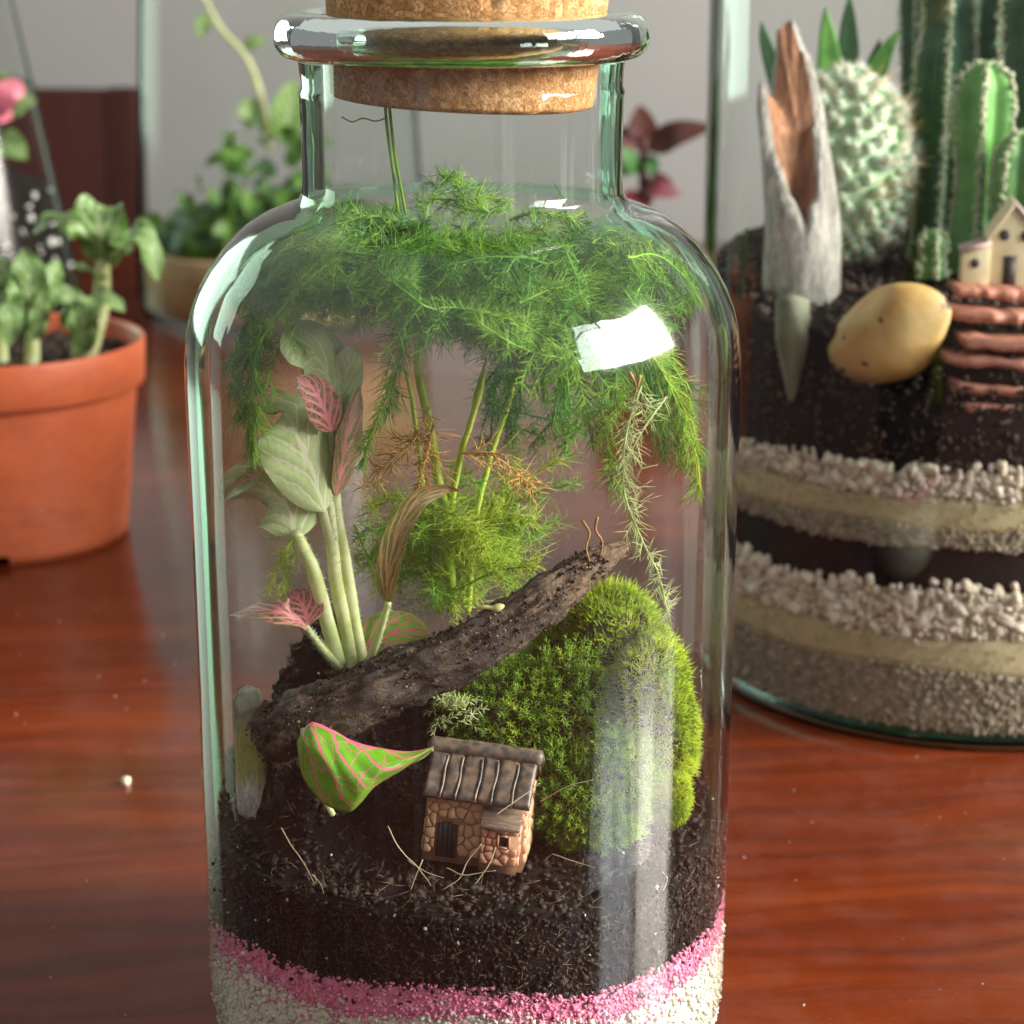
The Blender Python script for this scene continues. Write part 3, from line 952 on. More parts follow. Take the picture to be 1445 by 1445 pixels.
# roof: two thick slopes of wide slabs with raised ribs, and a ridge roll
rf = empty('roof', (0, 0, 0)); rf.parent = house
RX0, RX1, RZ, EZ, EY = -1.10, 1.10, 2.06, 1.30, -.90
for sgn in (1, -1):
    xs = np.linspace(RX0, RX1, 7) + np.array([0, .03, -.02, .02, -.03, .01, 0])
    for k in range(6):
        nx, ny = 10, 14
        V_, F_ = [], []
        for top in (0, 1):
            for iy in range(ny + 1):
                for ix in range(nx + 1):
                    x = xs[k] + .006 + (xs[k + 1] - xs[k] - .012) * ix / nx
                    s_ = iy / ny
                    y, z = EY * s_, RZ + (EZ - RZ) * s_
                    b = 0
                    if top:
                        ed = min(ix, nx - ix, iy, ny - iy)
                        b = .16 - (.05 if ed == 0 else .012 if ed == 1 else 0) + .035 * float(fbm(np.array([[x * 4, y * 4 + sgn * 9, 3.0]]), 3, 77)[0])
                    V_.append((x, (y - b * .62) * sgn, z + b * .78))
        w_ = nx + 1; L = w_ * (ny + 1)
        for iy in range(ny):
            for ix in range(nx):
                q = iy * w_ + ix
                F_ += [(q, q + w_, q + w_ + 1, q + 1), (L + q, L + q + 1, L + q + w_ + 1, L + q + w_)]
        for iy in range(ny):
            q = iy * w_; F_ += [(q, L + q, L + q + w_, q + w_)]; q += nx; F_ += [(q, q + w_, L + q + w_, L + q)]
        for ix in range(nx):
            q = ix; F_ += [(q, q + 1, L + q + 1, L + q)]; q = ny * w_ + ix; F_ += [(q, L + q, L + q + 1, q + 1)]
        add('slab', np.array(V_), F_, M_roof, rf)
        if k and sgn == 1:
            x = xs[k]
            pr = []
            for s_ in np.linspace(.16, .99, 12):
                y, z = EY * s_, RZ + (EZ - RZ) * s_
                pr.append((x + .012 * math.sin(s_ * 9 + k) - .02, y - .155 * .62, z + .155 * .78))
            V_, F_ = tube(np.array(pr), .030, 6)
            add('rib', V_, F_, M_roof, rf)
P = np.array([(x, 0, RZ + .10) for x in np.linspace(RX0 - .03, RX1 + .03, 30)])
P[:, 2] += fbm(P * 3, 2, 5) * .03
V_, F_ = tube(P, .20 + .02 * fbm(P * 4, 2, 6), 14)
add('ridge_roll', V_, F_, M_roof, rf)

# ---------------------------------------------------------------- veined leaves
def vein_mat(name, green, green2, vein, width=1.0, spec=.5, transl=.25, net=.55):
    t = NT(name)
    uv = t.n('UVMap').outputs[0]
    oc = t.coord('Object')
    warp = t.n('TexNoise', None, Vector=oc, Scale=3.0, Detail=3.0).outputs[1]
    uvw = t.n('VectorMath', {'operation': 'ADD'}, i0=uv, i1=t.n('VectorMath', {'operation': 'SCALE'}, i0=t.n('VectorMath', {'operation': 'SUBTRACT'}, i0=warp, i1=(0.5, 0.5, 0.5)).outputs[0], Scale=0.10).outputs[0]).outputs[0]
    s = t.n('SeparateXYZ', None, Vector=uvw)
    u_, v_ = s.outputs[0], t.math('ABSOLUTE', t.math('SUBTRACT', s.outputs[1], 0.5))       # v: 0 on the midrib, .5 at the edge
    mid = t.math('LESS_THAN', v_, t.math('MULTIPLY_ADD', u_, -0.022 * width, 0.034 * width))
    arg = t.math('SUBTRACT', t.math('MULTIPLY', u_, 5.2), t.math('MULTIPLY', t.math('POWER', v_, 0.8), 4.2))
    saw = t.math('ABSOLUTE', t.math('SUBTRACT', t.math('FRACT', arg), 0.5))
    lim = t.math('MULTIPLY_ADD', v_, -0.17 * width, 0.125 * width)
    sidev = t.math('LESS_THAN', saw, lim)
    vo = t.n('TexVoronoi', {'feature': 'DISTANCE_TO_EDGE'}, Vector=t.n('Mapping', None, Vector=uvw, Scale=(9, 9, 1)).outputs[0], Scale=1.0).outputs['Distance']
    fine = t.math('MULTIPLY', t.math('LESS_THAN', vo, 0.05 * width), net)
    mask = t.math('MAXIMUM', t.math('MAXIMUM', mid, sidev), fine)
    g_ = t.ramp(t.noise(oc, 2.2, 3), [(0.35, green), (0.65, green2)])
    col = t.mix(mask, g_, vein)
    b = t.bump(t.math('MULTIPLY', mask, -1.0), .35, .03, t.bump(t.noise(oc, 9, 3), .15, .03))
    p_ = t.pbsdf(col, 0.38, b, Specular_IOR_Level=spec)
    tr = t.n('BsdfTranslucent', None, Color=col)
    return t.done(t.n('MixShader', None, Fac=transl, i1=p_, i2=tr.outputs[0]).outputs[0])


M_ltop = vein_mat('fittonia_upper', (0.10, 0.24, 0.025), (0.20, 0.42, 0.04), (0.72, 0.15, 0.22))
M_lpink = vein_mat('fittonia_upper_pink', (0.11, 0.17, 0.035), (0.18, 0.24, 0.05), (0.62, 0.22, 0.21), 1.7)
M_lbrown = vein_mat('fittonia_upper_dull', (0.14, 0.17, 0.03), (0.24, 0.24, 0.05), (0.60, 0.30, 0.18), 1.2)
M_lhot = vein_mat('fittonia_pink', (0.12, 0.15, 0.035), (0.22, 0.18, 0.06), (0.80, 0.26, 0.31), 2.0, .5, .3)
M_lund = vein_mat('fittonia_under', (0.52, 0.62, 0.26), (0.66, 0.74, 0.40), (0.80, 0.84, 0.56), 1.0, .3, .4, .18)
M_stem = plant_mat('fittonia_stem', (0.54, 0.60, 0.22), (0.76, 0.76, 0.46), 1.5, .3, .5)
M_hair = plant_mat('stem_hair', (0.5, 0.52, 0.38), (0.6, 0.62, 0.45), 2, .4)


def leaf(name, mid, wid, hint, mats, parent, cup=0.25, wave=0.05, nu=34, nv=17, tip=0.75, thick=.025, roll=0.0, seed=0, twist=0.0, puff=.075):
    """A leaf with thickness: midrib through the points mid, upper face towards hint."""
    P = catmull(mid, nu)
    T = unit(np.gradient(P, axis=0))
    h = np.array(hint, float)
    N = unit(h[None] - T * (T @ h)[:, None])
    u = np.linspace(0, 1, nu)
    if twist:
        ang = twist * u
        Bt = np.cross(T, N)
        N = N * np.cos(ang)[:, None] + Bt * np.sin(ang)[:, None]
    B = np.cross(N, T)
    prof = np.sin(math.pi * np.clip(u, 0, 1) ** tip) ** .72
    prof[0] = .06; prof[-1] = .02
    v = np.linspace(-1, 1, nv)
    Wd = wid * prof
    ang = cup * 2.2 * v[None] * np.ones((nu, 1)) + roll * v[None] ** 2 * np.sign(v)[None]
    sx = Wd[:, None] * np.sin(ang) / np.maximum(abs(cup * 2.2), 1e-3) if abs(cup) > .02 else Wd[:, None] * v[None]
    sz = Wd[:, None] * (1 - np.cos(ang)) / np.maximum(abs(cup * 2.2), 1e-3) * np.sign(cup) if abs(cup) > .02 else 0 * sx
    sz = sz + wave * Wd[:, None] * np.sin(u[:, None] * 17 + seed + np.sign(v)[None] * 1.3) * v[None] ** 2
    # blade puffed up between the side veins
    sz = sz + puff * wid * np.abs(np.sin(math.pi * (u[:, None] * 5.2 - np.abs(v)[None] ** .8 * 2.2))) * (1 - v[None] ** 4) * prof[:, None]
    top = P[:, None] + B[:, None] * sx[..., None] + N[:, None] * (sz[..., None] + thick * .5 * (1 - v[None, :, None] ** 6))
    bot = P[:, None] + B[:, None] * sx[..., None] + N[:, None] * (sz[..., None] - thick * .5 * (1 - v[None, :, None] ** 6))
    V = np.concatenate([top.reshape(-1, 3), bot.reshape(-1, 3)])
    if parent.name.startswith('fittonia'): V = np.vstack([inside(V[:nu * nv], .05), inside(V[nu * nv:], .08)])
    uv = np.stack([np.repeat(u[:, None], nv, 1), np.repeat((v[None] + 1) / 2, nu, 0)], -1).reshape(-1, 2)
    i, j = np.meshgrid(np.arange(nu - 1), np.arange(nv - 1), indexing='ij')
    q = i * nv + j
    Ft = np.stack([q, q + nv, q + nv + 1, q + 1], -1).reshape(-1, 4)
    L = nu * nv
    Fb = np.stack([q + L, q + L + 1, q + L + nv + 1, q + L + nv], -1).reshape(-1, 4)
    F = np.vstack([Ft, Fb])
    return add(name, V, F, mats, parent, uv=np.vstack([uv, uv]), midx=np.concatenate([np.zeros(len(Ft)), np.ones(len(Fb))]))


def hairs_on(P, rad, n, ln, g):
    k = g.integers(0, len(P), n)
    d = unit(g.normal(size=(n, 3)))
    b = P[k] + d * rad[k][:, None]
    return cones(b, b + d * g.uniform(.4, 1, n)[:, None] * ln, .007)


def px_(pts): return [at(*p) for p in pts]


fb = at(492, 945, -1.6)
fit = empty('fittonia_plant', tuple(fb), label='leafy plant with pale thick stems and pink veined leaves behind the log', cat='plant')


def fpart(fn, *a_, **k_):
    o = fn(*a_, **k_)
    o.location = -Vector(fb)
    return o


def stem(pts, r0, r1, parent=fit, n=30, mat=M_stem, hair=220, name='stem'):
    P = catmull([at(*p) if len(p) == 3 and p[0] > 40 else np.array(p) for p in pts], n)
    rad = np.linspace(r0, r1, n) * (1 + .08 * fbm(P * 2.5, 2, 3))
    V, F = tube(P, rad, 10)
    o = add(name, V - fb if parent is fit else V, F, mat, parent)
    if hair:
        V, F = hairs_on(P, rad, hair * 4, .085, g)
        add('hair', V - fb if parent is fit else V, F, M_hair, o)['kind'] = 'stuff'
    return o


stem([(497, 948, -1.6), (488, 890, -1.7), (474, 820, -1.9), (468, 765, -2.0), (455, 715, -2.1)], .155, .11)
stem([(512, 945, -1.5), (500, 880, -1.6), (488, 800, -1.7), (475, 725, -1.8), (472, 660, -1.8)], .15, .10)
stem([(478, 935, -1.7), (460, 870, -1.9), (442, 805, -2.2), (428, 775, -2.35), (418, 752, -2.45)], .16, .11)
stem([(470, 760, -2.0), (463, 705, -2.1), (445, 655, -2.2)], .10, .075)
stem([(474, 690, -1.8), (478, 640, -1.9), (481, 585, -2.1)], .085, .06)
stem([(470, 700, -1.85), (467, 640, -2.0), (468, 590, -2.3), (467, 568, -2.4)], .08, .06)
stem([(480, 940, -1.75), (455, 915, -2.0), (432, 885, -2.3)], .09, .06)
stem([(518, 940, -1.7), (535, 895, -2.0), (548, 850, -2.2)], .085, .06, hair=80)
two = [M_ltop, M_lund]; twop = [M_lpink, M_lund]
UP = (0, 0, 1)
# leaves seen from below (pale) and, where they curl over, from above (veined)
fpart(leaf, 'leaf', [at(458, 722, -2.3), at(440, 660, -2.5), at(420, 612, -2.8), at(400, 583, -2.7), at(386, 585, -2.4)], .86, (-.60, .78, .10), two, fit, .30, .06, seed=1)
fpart(leaf, 'leaf', [at(468, 578, -2.3), at(466, 548, -2.2), at(457, 516, -2.3), at(440, 497, -2.7), at(420, 497, -3.2), at(408, 512, -3.5)], .70, (-.45, .75, -.35), two, fit, .22, .05, seed=2, tip=.9)
fpart(leaf, 'leaf', [at(468, 608, -2.5), at(456, 575, -2.9), at(440, 548, -3.2), at(418, 532, -3.4)], .36, (.30, -.93, .2), [M_lhot, M_lund], fit, .22, .05, seed=3)
fpart(leaf, 'leaf', [at(480, 590, -2.1), at(486, 545, -2.0), at(492, 510, -2.0), at(490, 487, -2.0)], .42, (-.45, .8, -.25), two, fit, .25, .04, seed=4)
fpart(leaf, 'leaf', [at(420, 760, -2.3), at(408, 722, -2.3), at(382, 697, -2.2), at(345, 692, -1.9), at(311, 706, -1.2)], .80, (-.20, .90, .25), two, fit, .22, .07, seed=5)
fpart(leaf, 'leaf', [at(372, 668, -2.4), at(350, 678, -2.2), at(330, 690, -1.9), at(316, 706, -1.6)], .24, (-.1, -.8, .6), two, fit, .25, .05, seed=6)
fpart(leaf, 'leaf', [at(474, 700, -2.0), at(482, 645, -2.1), at(492, 592, -2.1), at(507, 546, -2.1)], .38, (.75, -.62, 0), twop, fit, .28, .05, seed=7, tip=.85)
fpart(leaf, 'leaf', [at(548, 850, -2.2), at(548, 810, -2.3), at(562, 750, -2.3), at(590, 705, -2.2), at(625, 690, -2.0), at(650, 692, -1.8)], .26, (-.35, -.9, .2), [M_lbrown, M_lund], fit, .30, .06, seed=8, twist=.7, tip=.6)
fpart(leaf, 'leaf', [at(432, 885, -2.3), at(400, 866, -2.6), at(360, 862, -2.2), at(324, 868, -1.5)], .36, (.05, -.45, 1), [M_lhot, M_lund], fit, .12, .08, seed=9)
fpart(leaf, 'leaf', [at(436, 882, -2.2), at(428, 855, -2.0), at(412, 832, -1.9)], .42, (-.2, -.9, .4), [M_lhot, M_lund], fit, .12, .1, seed=10)
fpart(leaf, 'leaf', [at(505, 935, -1.4), at(535, 905, -1.2), at(570, 890, -1.1), at(606, 895, -1.2)], .52, (.1, -.8, .75), [M_ltop, M_lund], fit, .15, .06, seed=11)

# the single bright leaf in front of the log
M_lfront = vein_mat('fittonia_front', (0.10, 0.29, 0.012), (0.18, 0.40, 0.02), (0.76, 0.13, 0.22), .72, .5, .15, .42)
fl = empty('fittonia_leaf', tuple(at(520, 1130, -3.9)), label='single bright green leaf with pink veins in front of the log beside the stone house', cat='leaf')
q0 = Vector(fl.location)
nu, nv = 64, 22
tp = catmull(px_([(426, 1032, -3.70), (440, 1019, -3.70), (468, 1029, -3.78), (500, 1046, -3.85), (540, 1056, -3.82), (578, 1060, -3.72), (611, 1054, -3.6)]), nu)
bt = catmull(px_([(419, 1046, -3.75), (423, 1080, -3.9), (432, 1108, -4.05), (460, 1136, -4.2), (488, 1147, -4.25), (508, 1134, -4.22), (532, 1109, -4.12), (574, 1082, -3.85), (612, 1056, -3.6)]), nu)
u = np.linspace(0, 1, nu)
prof = np.sin(math.pi * np.clip(u, .02, .985)) ** .6
rows_, uv_ = [], []
for k in range(-6, nv + 1):
    s = k / nv
    if k < 0:       # the far half, folded down behind the midrib
        p_ = tp + np.outer(prof * (-s / .27) * .85, [0, .95, -.8])
        vv = .5 + s * .9
    else:
        p_ = tp * (1 - s) + bt * s + np.outer(prof * math.sin(math.pi * s) * .30, [.05, -1, .35])
        p_ = p_ + np.outer(.045 * np.abs(np.sin(math.pi * (u * 5.2 - s ** .8 * 2.2))) * math.sin(math.pi * s) * prof, [0, -1, .4])
        p_ = p_ + np.outer(.035 * np.sin(u * 24) * s ** 3, [0, -1, 0])
        vv = .5 + s * .5
    rows_.append(p_); uv_.append(np.stack([u, np.full(nu, vv)], -1))
V = np.concatenate(rows_); m_ = len(rows_)
i, j = np.meshgrid(np.arange(m_ - 1), np.arange(nu - 1), indexing='ij')
q_ = i * nu + j
Ft = np.stack([q_, q_ + nu, q_ + nu + 1, q_ + 1], -1).reshape(-1, 4)
G_ = V.reshape(m_, nu, 3)
Nn_ = unit(np.cross(np.gradient(G_, axis=1), np.gradient(G_, axis=0)).reshape(-1, 3))
Nn_ = Nn_ * np.sign((Nn_ @ np.array([0, -1, .4])).mean())
Vb = V - Nn_ * .03
Fb = Ft[:, ::-1] + len(V)
L_ = len(V)
ring = [k for k in range(nu)] + [(k + 1) * nu - 1 for k in range(1, m_)] + [(m_ - 1) * nu + k for k in range(nu - 2, -1, -1)] + [k * nu for k in range(m_ - 2, 0, -1)]
Fe = np.array([(ring[k], ring[(k + 1) % len(ring)], L_ + ring[(k + 1) % len(ring)], L_ + ring[k]) for k in range(len(ring))])
add('blade', np.vstack([inside(V, .06), inside(Vb, .095)]) - np.array(q0), np.vstack([Ft, Fb, Fe]), [M_lfront, M_lund], fl, uv=np.vstack([np.concatenate(uv_)] * 2), midx=np.concatenate([np.zeros(len(Ft)), np.ones(len(Fb) + len(Fe))]))
P = catmull([at(428, 1030, -3.65), at(432, 1060, -3.4), at(450, 1110, -3.3), at(470, 1150, -3.4)], 14)
V, F = tube(P - np.array(q0), .06, 8); add('stalk', V, F, M_stem, fl)

# solid shape added in place of a reflection on the left glass
M_reflect = NT('painted_reflection')
t = M_reflect
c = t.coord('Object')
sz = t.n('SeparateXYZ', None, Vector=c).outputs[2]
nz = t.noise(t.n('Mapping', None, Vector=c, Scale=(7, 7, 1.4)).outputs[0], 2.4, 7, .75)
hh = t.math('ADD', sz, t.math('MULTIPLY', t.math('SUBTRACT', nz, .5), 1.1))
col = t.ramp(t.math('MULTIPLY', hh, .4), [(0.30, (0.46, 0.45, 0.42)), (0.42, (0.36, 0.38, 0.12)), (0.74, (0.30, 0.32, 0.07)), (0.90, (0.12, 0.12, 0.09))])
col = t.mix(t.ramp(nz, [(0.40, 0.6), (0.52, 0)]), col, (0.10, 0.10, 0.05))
M_reflect = t.done(t.pbsdf(col, .6, t.bump(nz, .6, .1)))
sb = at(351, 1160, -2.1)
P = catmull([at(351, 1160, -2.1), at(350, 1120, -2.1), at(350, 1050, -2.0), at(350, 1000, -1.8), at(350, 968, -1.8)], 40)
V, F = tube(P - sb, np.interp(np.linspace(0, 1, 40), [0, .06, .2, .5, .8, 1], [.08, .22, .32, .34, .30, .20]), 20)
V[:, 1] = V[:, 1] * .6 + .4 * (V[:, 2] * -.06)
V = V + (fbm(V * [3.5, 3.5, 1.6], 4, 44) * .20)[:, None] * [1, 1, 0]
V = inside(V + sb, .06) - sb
o = add('reflection_shape', V, F, M_reflect); o.location = sb
tag(o, 'pale grey and yellow green upright shape standing in for a reflection on the left glass wall', 'stick')

# ---------------------------------------------------------------- asparagus fern
M_f1 = plant_mat('fern_green', (0.11, 0.30, 0.030), (0.23, 0.48, 0.055), 0.9, .35)
M_f2 = plant_mat('fern_bright', (0.17, 0.40, 0.035), (0.38, 0.60, 0.07), 0.9, .35)
M_f3 = plant_mat('fern_yellow', (0.34, 0.52, 0.035), (0.58, 0.66, 0.085), 0.9, .35)
M_f4 = plant_mat('fern_bleached', (0.42, 0.52, 0.17), (0.62, 0.66, 0.34), 1.2, .3)
M_f5 = plant_mat('fern_withered', (0.66, 0.36, 0.09), (0.74, 0.48, 0.18), 1.2, .25)
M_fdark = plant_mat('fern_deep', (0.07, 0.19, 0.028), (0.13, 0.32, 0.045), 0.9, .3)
M_fstem = plant_mat('fern_stem', (0.38, 0.52, 0.05), (0.58, 0.68, 0.12), 1.2, .15)


def frond(pts, g, mat, parent, side=1.0, nl=.40, step=.16, w=.0068, droop=.10, name='frond', branch_every=.21, n_needle=5, curl=0.0, org=None, fwd=(.35, 1.1)):
    L = np.linalg.norm(np.diff(np.array(pts), axis=0), axis=1).sum()
    n = max(12, int(L / .10))
    P = inside(catmull(pts, n))
    parts = []
    T = unit(np.gradient(P, axis=0))
    base, dirn = [P], [T]
    nb = int(L / branch_every)
    stems_ = [(P, np.linspace(.030, .014, n))]
    for b in range(nb):
        k = int((b + .6) / nb * (n - 1))
        pos, t = P[k], T[k]
        f = 1 - .75 * (k / n) ** 1.5
        d = unit(np.cross(t, g.normal(size=3)) + t * .55 + [0, 0, -.15])
        ln = side * f * g.uniform(.5, 1.15)
        m = max(5, int(ln / .09))
        s = np.linspace(0, 1, m)[:, None]
        sag = np.array([g.normal() * .12, g.normal() * .12, -droop - .1]) * ln
        Q = inside(pos + d * ln * s + sag * s ** 2)
        base.append(Q); dirn.append(unit(np.gradient(Q, axis=0)))
        stems_.append((Q, np.linspace(.013, .007, m)))
    Bp, Bt = np.concatenate(base), np.concatenate(dirn)
    rep = n_needle
    Bp, Bt = np.repeat(Bp, rep, 0), np.repeat(Bt, rep, 0)
    nn = len(Bp)
    Bp = Bp + Bt * g.uniform(-.05, .05, nn)[:, None]
    out = unit(np.cross(Bt, g.normal(size=(nn, 3))))
    d = unit(out + Bt * g.uniform(*fwd, nn)[:, None])
    ln = nl * g.uniform(.40, 1.25, nn)
    tip = Bp + d * ln[:, None]
    cr = g.normal(size=(nn, 3)) * curl + [0, 0, -.03]
    tip = inside(tip + cr * 0, .02)
    V, F = bent_cones(Bp, tip, w * g.uniform(.8, 1.3, nn), cr * nl)
    allp = [(V, F)]
    for Q, rd in stems_:
        Vt, Ft = tube(Q, rd, 4, cap=False)
        Ft = np.vstack([Ft[:, [0, 1, 2]], Ft[:, [0, 2, 3]]])
        allp.append((Vt, Ft))
    V, F = join(allp)
    return add(name, V - org, F, mat, parent)


fo = at(640, 862, 1.2)
fern = empty('asparagus_fern', tuple(fo), label='feathery green fern filling the upper half of the big bottle', cat='fern')
gf = np.random.default_rng(42)
FK = dict(org=fo)


def px(*pts): return [at(*p) for p in pts]


# main stems, thick and yellow green
for pts, r0, r1 in [([(640, 860, 1.2), (632, 790, 1.0), (628, 720, .8), (612, 640, .6), (600, 570, .4), (590, 510, .3), (600, 440, .2)], .13, .07),
                    ([(632, 740, .9), (648, 650, .6), (668, 580, .3), (684, 520, .1)], .08, .055),
                    ([(660, 862, 1.1), (668, 760, 1.1), (690, 650, 1.2), (720, 560, 1.3), (740, 450, 1.0)], .07, .05),
                    ([(622, 862, 1.2), (606, 780, 1.4), (598, 690, 1.2), (590, 620, .9), (575, 540, .7), (560, 440, .2)], .06, .04)]:
    P = catmull(px(*pts), 40)
    P += fbm(P * 1.8, 2, 8)[:, None] * .05
    V, F = tube(P, np.linspace(r0, r1, 40) * (1 + .22 * np.abs(fbm(P * 3, 2, 4))), 9)
    add('stem', V - fo, F, M_fstem, fern)
P = catmull(px((668, 580, .2), (676, 550, .1), (686, 508, 0)), 12)
V, F = tube(P, np.array([.05, .07, .085, .09, .095, .095, .09, .085, .07, .055, .035, .012]), 8)
add('shoot', V - fo, F, M_fstem, fern)
# two thin bare stalks standing up into the neck
for pts in ([(562, 300, -.6), (553, 230, -.5), (546, 180, -.5), (543, 140, -.4)], [(572, 300, -.5), (556, 210, -.6), (548, 135, -.5)], [(546, 166, -.5), (530, 171, -.6), (512, 167, -.6), (497, 172, -.7), (482, 165, -.7)]):
    P = catmull(px(*pts), 20)
    V, F = tube(P, .03 if pts[0][1] > 200 else .014, 6)
    add('stalk', V - fo, F, M_f2, fern)

# hanging fronds one can pick out
hang = [([(530, 330, -1.2), (440, 390, -2.6), (375, 470, -3.1), (338, 560, -3.3), (334, 640, -3.2)], M_f2, .55),
        ([(560, 350, -1.2), (470, 405, -2.9), (405, 470, -3.1), (372, 550, -3.2), (352, 645, -3.2)], M_f2, .55),
        ([(470, 340, -1.0), (390, 395, -1.8), (340, 470, -1.9), (322, 560, -1.6)], M_f1, .5),
        ([(450, 350, -1.6), (385, 420, -2.4), (350, 500, -2.6), (330, 600, -2.3)], M_f2, .5),
        ([(500, 350, -.6), (420, 410, -1.6), (360, 500, -2.2), (345, 590, -2.5)], M_f1, .6),
        ([(520, 340, -1.0), (430, 380, -2.0), (380, 430, -2.4), (358, 520, -2.7)], M_f1, .6),
        ([(620, 400, -1.8), (575, 470, -2.3), (550, 540, -2.5), (528, 600, -2.5), (510, 655, -2.4)], M_f2, .5),
        ([(640, 380, -1.0), (585, 440, -1.6), (560, 520, -1.8), (545, 590, -1.8)], M_f1, .55),
        ([(800, 420, -1.0), (890, 470, -2.4), (945, 540, -2.5), (975, 610, -2.3), (992, 695, -2.0)], M_f3, .6),
        ([(790, 410, -.6), (880, 450, -1.6), (935, 520, -1.8), (955, 600, -1.8), (965, 660, -1.7)], M_f1, .75),
        ([(800, 430, -.4), (900, 500, -1.4), (930, 570, -1.6), (940, 640, -1.6)], M_f1, .75),
        ([(760, 400, -1.0), (820, 470, -2.0), (845, 560, -2.2), (860, 640, -2.4), (868, 690, -2.5)], M_f2, .6),
        ([(740, 390, -.8), (800, 480, -1.4), (825, 560, -1.5), (835, 625, -1.6)], M_f1, .7),
        ([(700, 400, -1.2), (745, 450, -1.9), (765, 510, -2.0), (770, 560, -2.0)], M_f2, .55),
        ([(830, 440, -1.4), (915, 500, -2.6), (955, 570, -2.6), (968, 640, -2.5)], M_f2, .6),
        ([(820, 430, -1.2), (890, 480, -2.3), (915, 545, -2.5), (930, 620, -2.4)], M_f1, .6),
        ([(850, 440, -.4), (935, 500, -1.0), (975, 570, -1.2), (985, 650, -1.2)], M_f1, .7),
        ([(780, 420, -1.6), (850, 480, -2.6), (870, 540, -2.8), (862, 600, -2.8)], M_f2, .5),
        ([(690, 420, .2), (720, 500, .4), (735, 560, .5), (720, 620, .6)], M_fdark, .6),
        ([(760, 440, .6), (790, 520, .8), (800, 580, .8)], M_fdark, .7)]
for pts, mt, sd in hang:
    frond(px(*pts), gf, mt, fern, side=sd, nl=.46, n_needle=4, fwd=(.8, 2.0), branch_every=.26, **FK)
frond(px((905, 545, -3.4), (884, 610, -3.5), (880, 690, -3.5), (905, 760, -3.45), (940, 830, -3.3), (955, 872, -3.2)), gf, M_f4, fern, side=.42, nl=.46, n_needle=3, name='bleached_frond', **FK)
frond(px((940, 560, -3.0), (905, 610, -3.3), (880, 660, -3.4)), gf, M_f4, fern, side=.4, nl=.4, n_needle=2, name='bleached_frond', **FK)
for pts in ([(606, 575, .2), (585, 620, -.1), (550, 650, -.3), (515, 690, -.4)], [(612, 600, .1), (600, 650, -.1), (585, 700, -.2)],
            [(650, 640, .3), (690, 640, .2), (730, 668, .1), (755, 690, .1)]):
    frond(px(*pts), gf, M_f5, fern, side=.60, nl=.46, step=.2, n_needle=2, name='withered_frond', curl=.3, w=.013, **FK)
# the canopy
def floor_z(p):
    """How low the canopy hangs: lowest on the right, well up on the left so that the leaves below stay free."""
    a_ = np.interp(p[0], [-4, -1.5, 0, 1.5, 4], [10.2, 10.3, 11.0, 12.1, 12.4])
    return CAM[2] - math.tan(R(a_)) * (p[1] - CAM[1]) + .35


for q in range(165):
    ang = gf.uniform(0, 2 * math.pi)
    rad_ = 4.3 * gf.random() ** .42
    ph = gf.uniform(0, 2 * math.pi)
    s0 = np.array([rad_ * math.cos(ph), rad_ * math.sin(ph) * .9 - .4, gf.uniform(15.0, 17.4)])
    reach = gf.uniform(1.2, 2.8)
    d = np.array([math.cos(ang), math.sin(ang) * .9, 0])
    rise = gf.uniform(-.3, .4)
    fall = gf.uniform(.3, 1.3)
    pts = [s0, s0 + d * reach * .5 + [0, 0, rise], s0 + d * reach + [0, 0, rise - fall * .7]]
    for p_ in pts:
        p_[2] = min(max(p_[2], floor_z(p_)), 17.35)
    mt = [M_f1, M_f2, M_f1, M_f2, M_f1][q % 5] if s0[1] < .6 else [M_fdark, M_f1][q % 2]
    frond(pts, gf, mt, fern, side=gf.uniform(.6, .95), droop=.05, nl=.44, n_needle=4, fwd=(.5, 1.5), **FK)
# thin wisps behind, between the canopy and the log
for q in range(12):
    x0_, y0_ = gf.uniform(680, 880), gf.uniform(470, 540)
    Yq = gf.uniform(.5, 3.0)
    frond(px((x0_, y0_, Yq), (x0_ + gf.normal() * 25, y0_ + 60, Yq), (x0_ + gf.normal() * 45, y0_ + gf.uniform(90, 150), Yq)), gf, [M_fdark, M_f1][q % 2], fern, side=.5, nl=.36, n_needle=3, **FK)
# tufts in the neck and right under it
for pts in ([(660, 300, -1.2), (650, 270, -1.0), (620, 245, -.9)], [(690, 300, -1.2), (660, 285, -1.1), (600, 280, -1.0)], [(640, 310, -.4), (680, 280, -.3), (720, 285, -.2)],
            [(720, 310, -1.4), (760, 300, -1.6), (810, 310, -1.7)], [(560, 310, -1.2), (520, 305, -1.4), (480, 315, -1.6)], [(600, 310, 0), (610, 275, .2), (640, 250, .3)]):
    frond(px(*pts), gf, M_f2, fern, side=.5, nl=.40, **FK)
# the fine yellow-green growth low on the stems
for q in range(24):
    k = gf.uniform(0, 1)
    s0 = at(640 - 14 * k + gf.normal() * 6, 860 - 150 * k, .9 + gf.uniform(-.2, .3))
    ang = gf.uniform(0, 2 * math.pi)
    ln = gf.uniform(1.2, 2.5) * (1.05 - .2 * k)
    d = np.array([math.cos(ang), math.sin(ang) * .8 - .1, gf.uniform(.1, .7)])
    pts = [s0, s0 + d * ln * .55, s0 + d * ln + [0, 0, -.35]]
    frond(pts, gf, [M_f3, M_f3, M_f3, M_f2][q % 4], fern, side=.7, nl=.46, n_needle=3, curl=.5, w=.009, **FK)
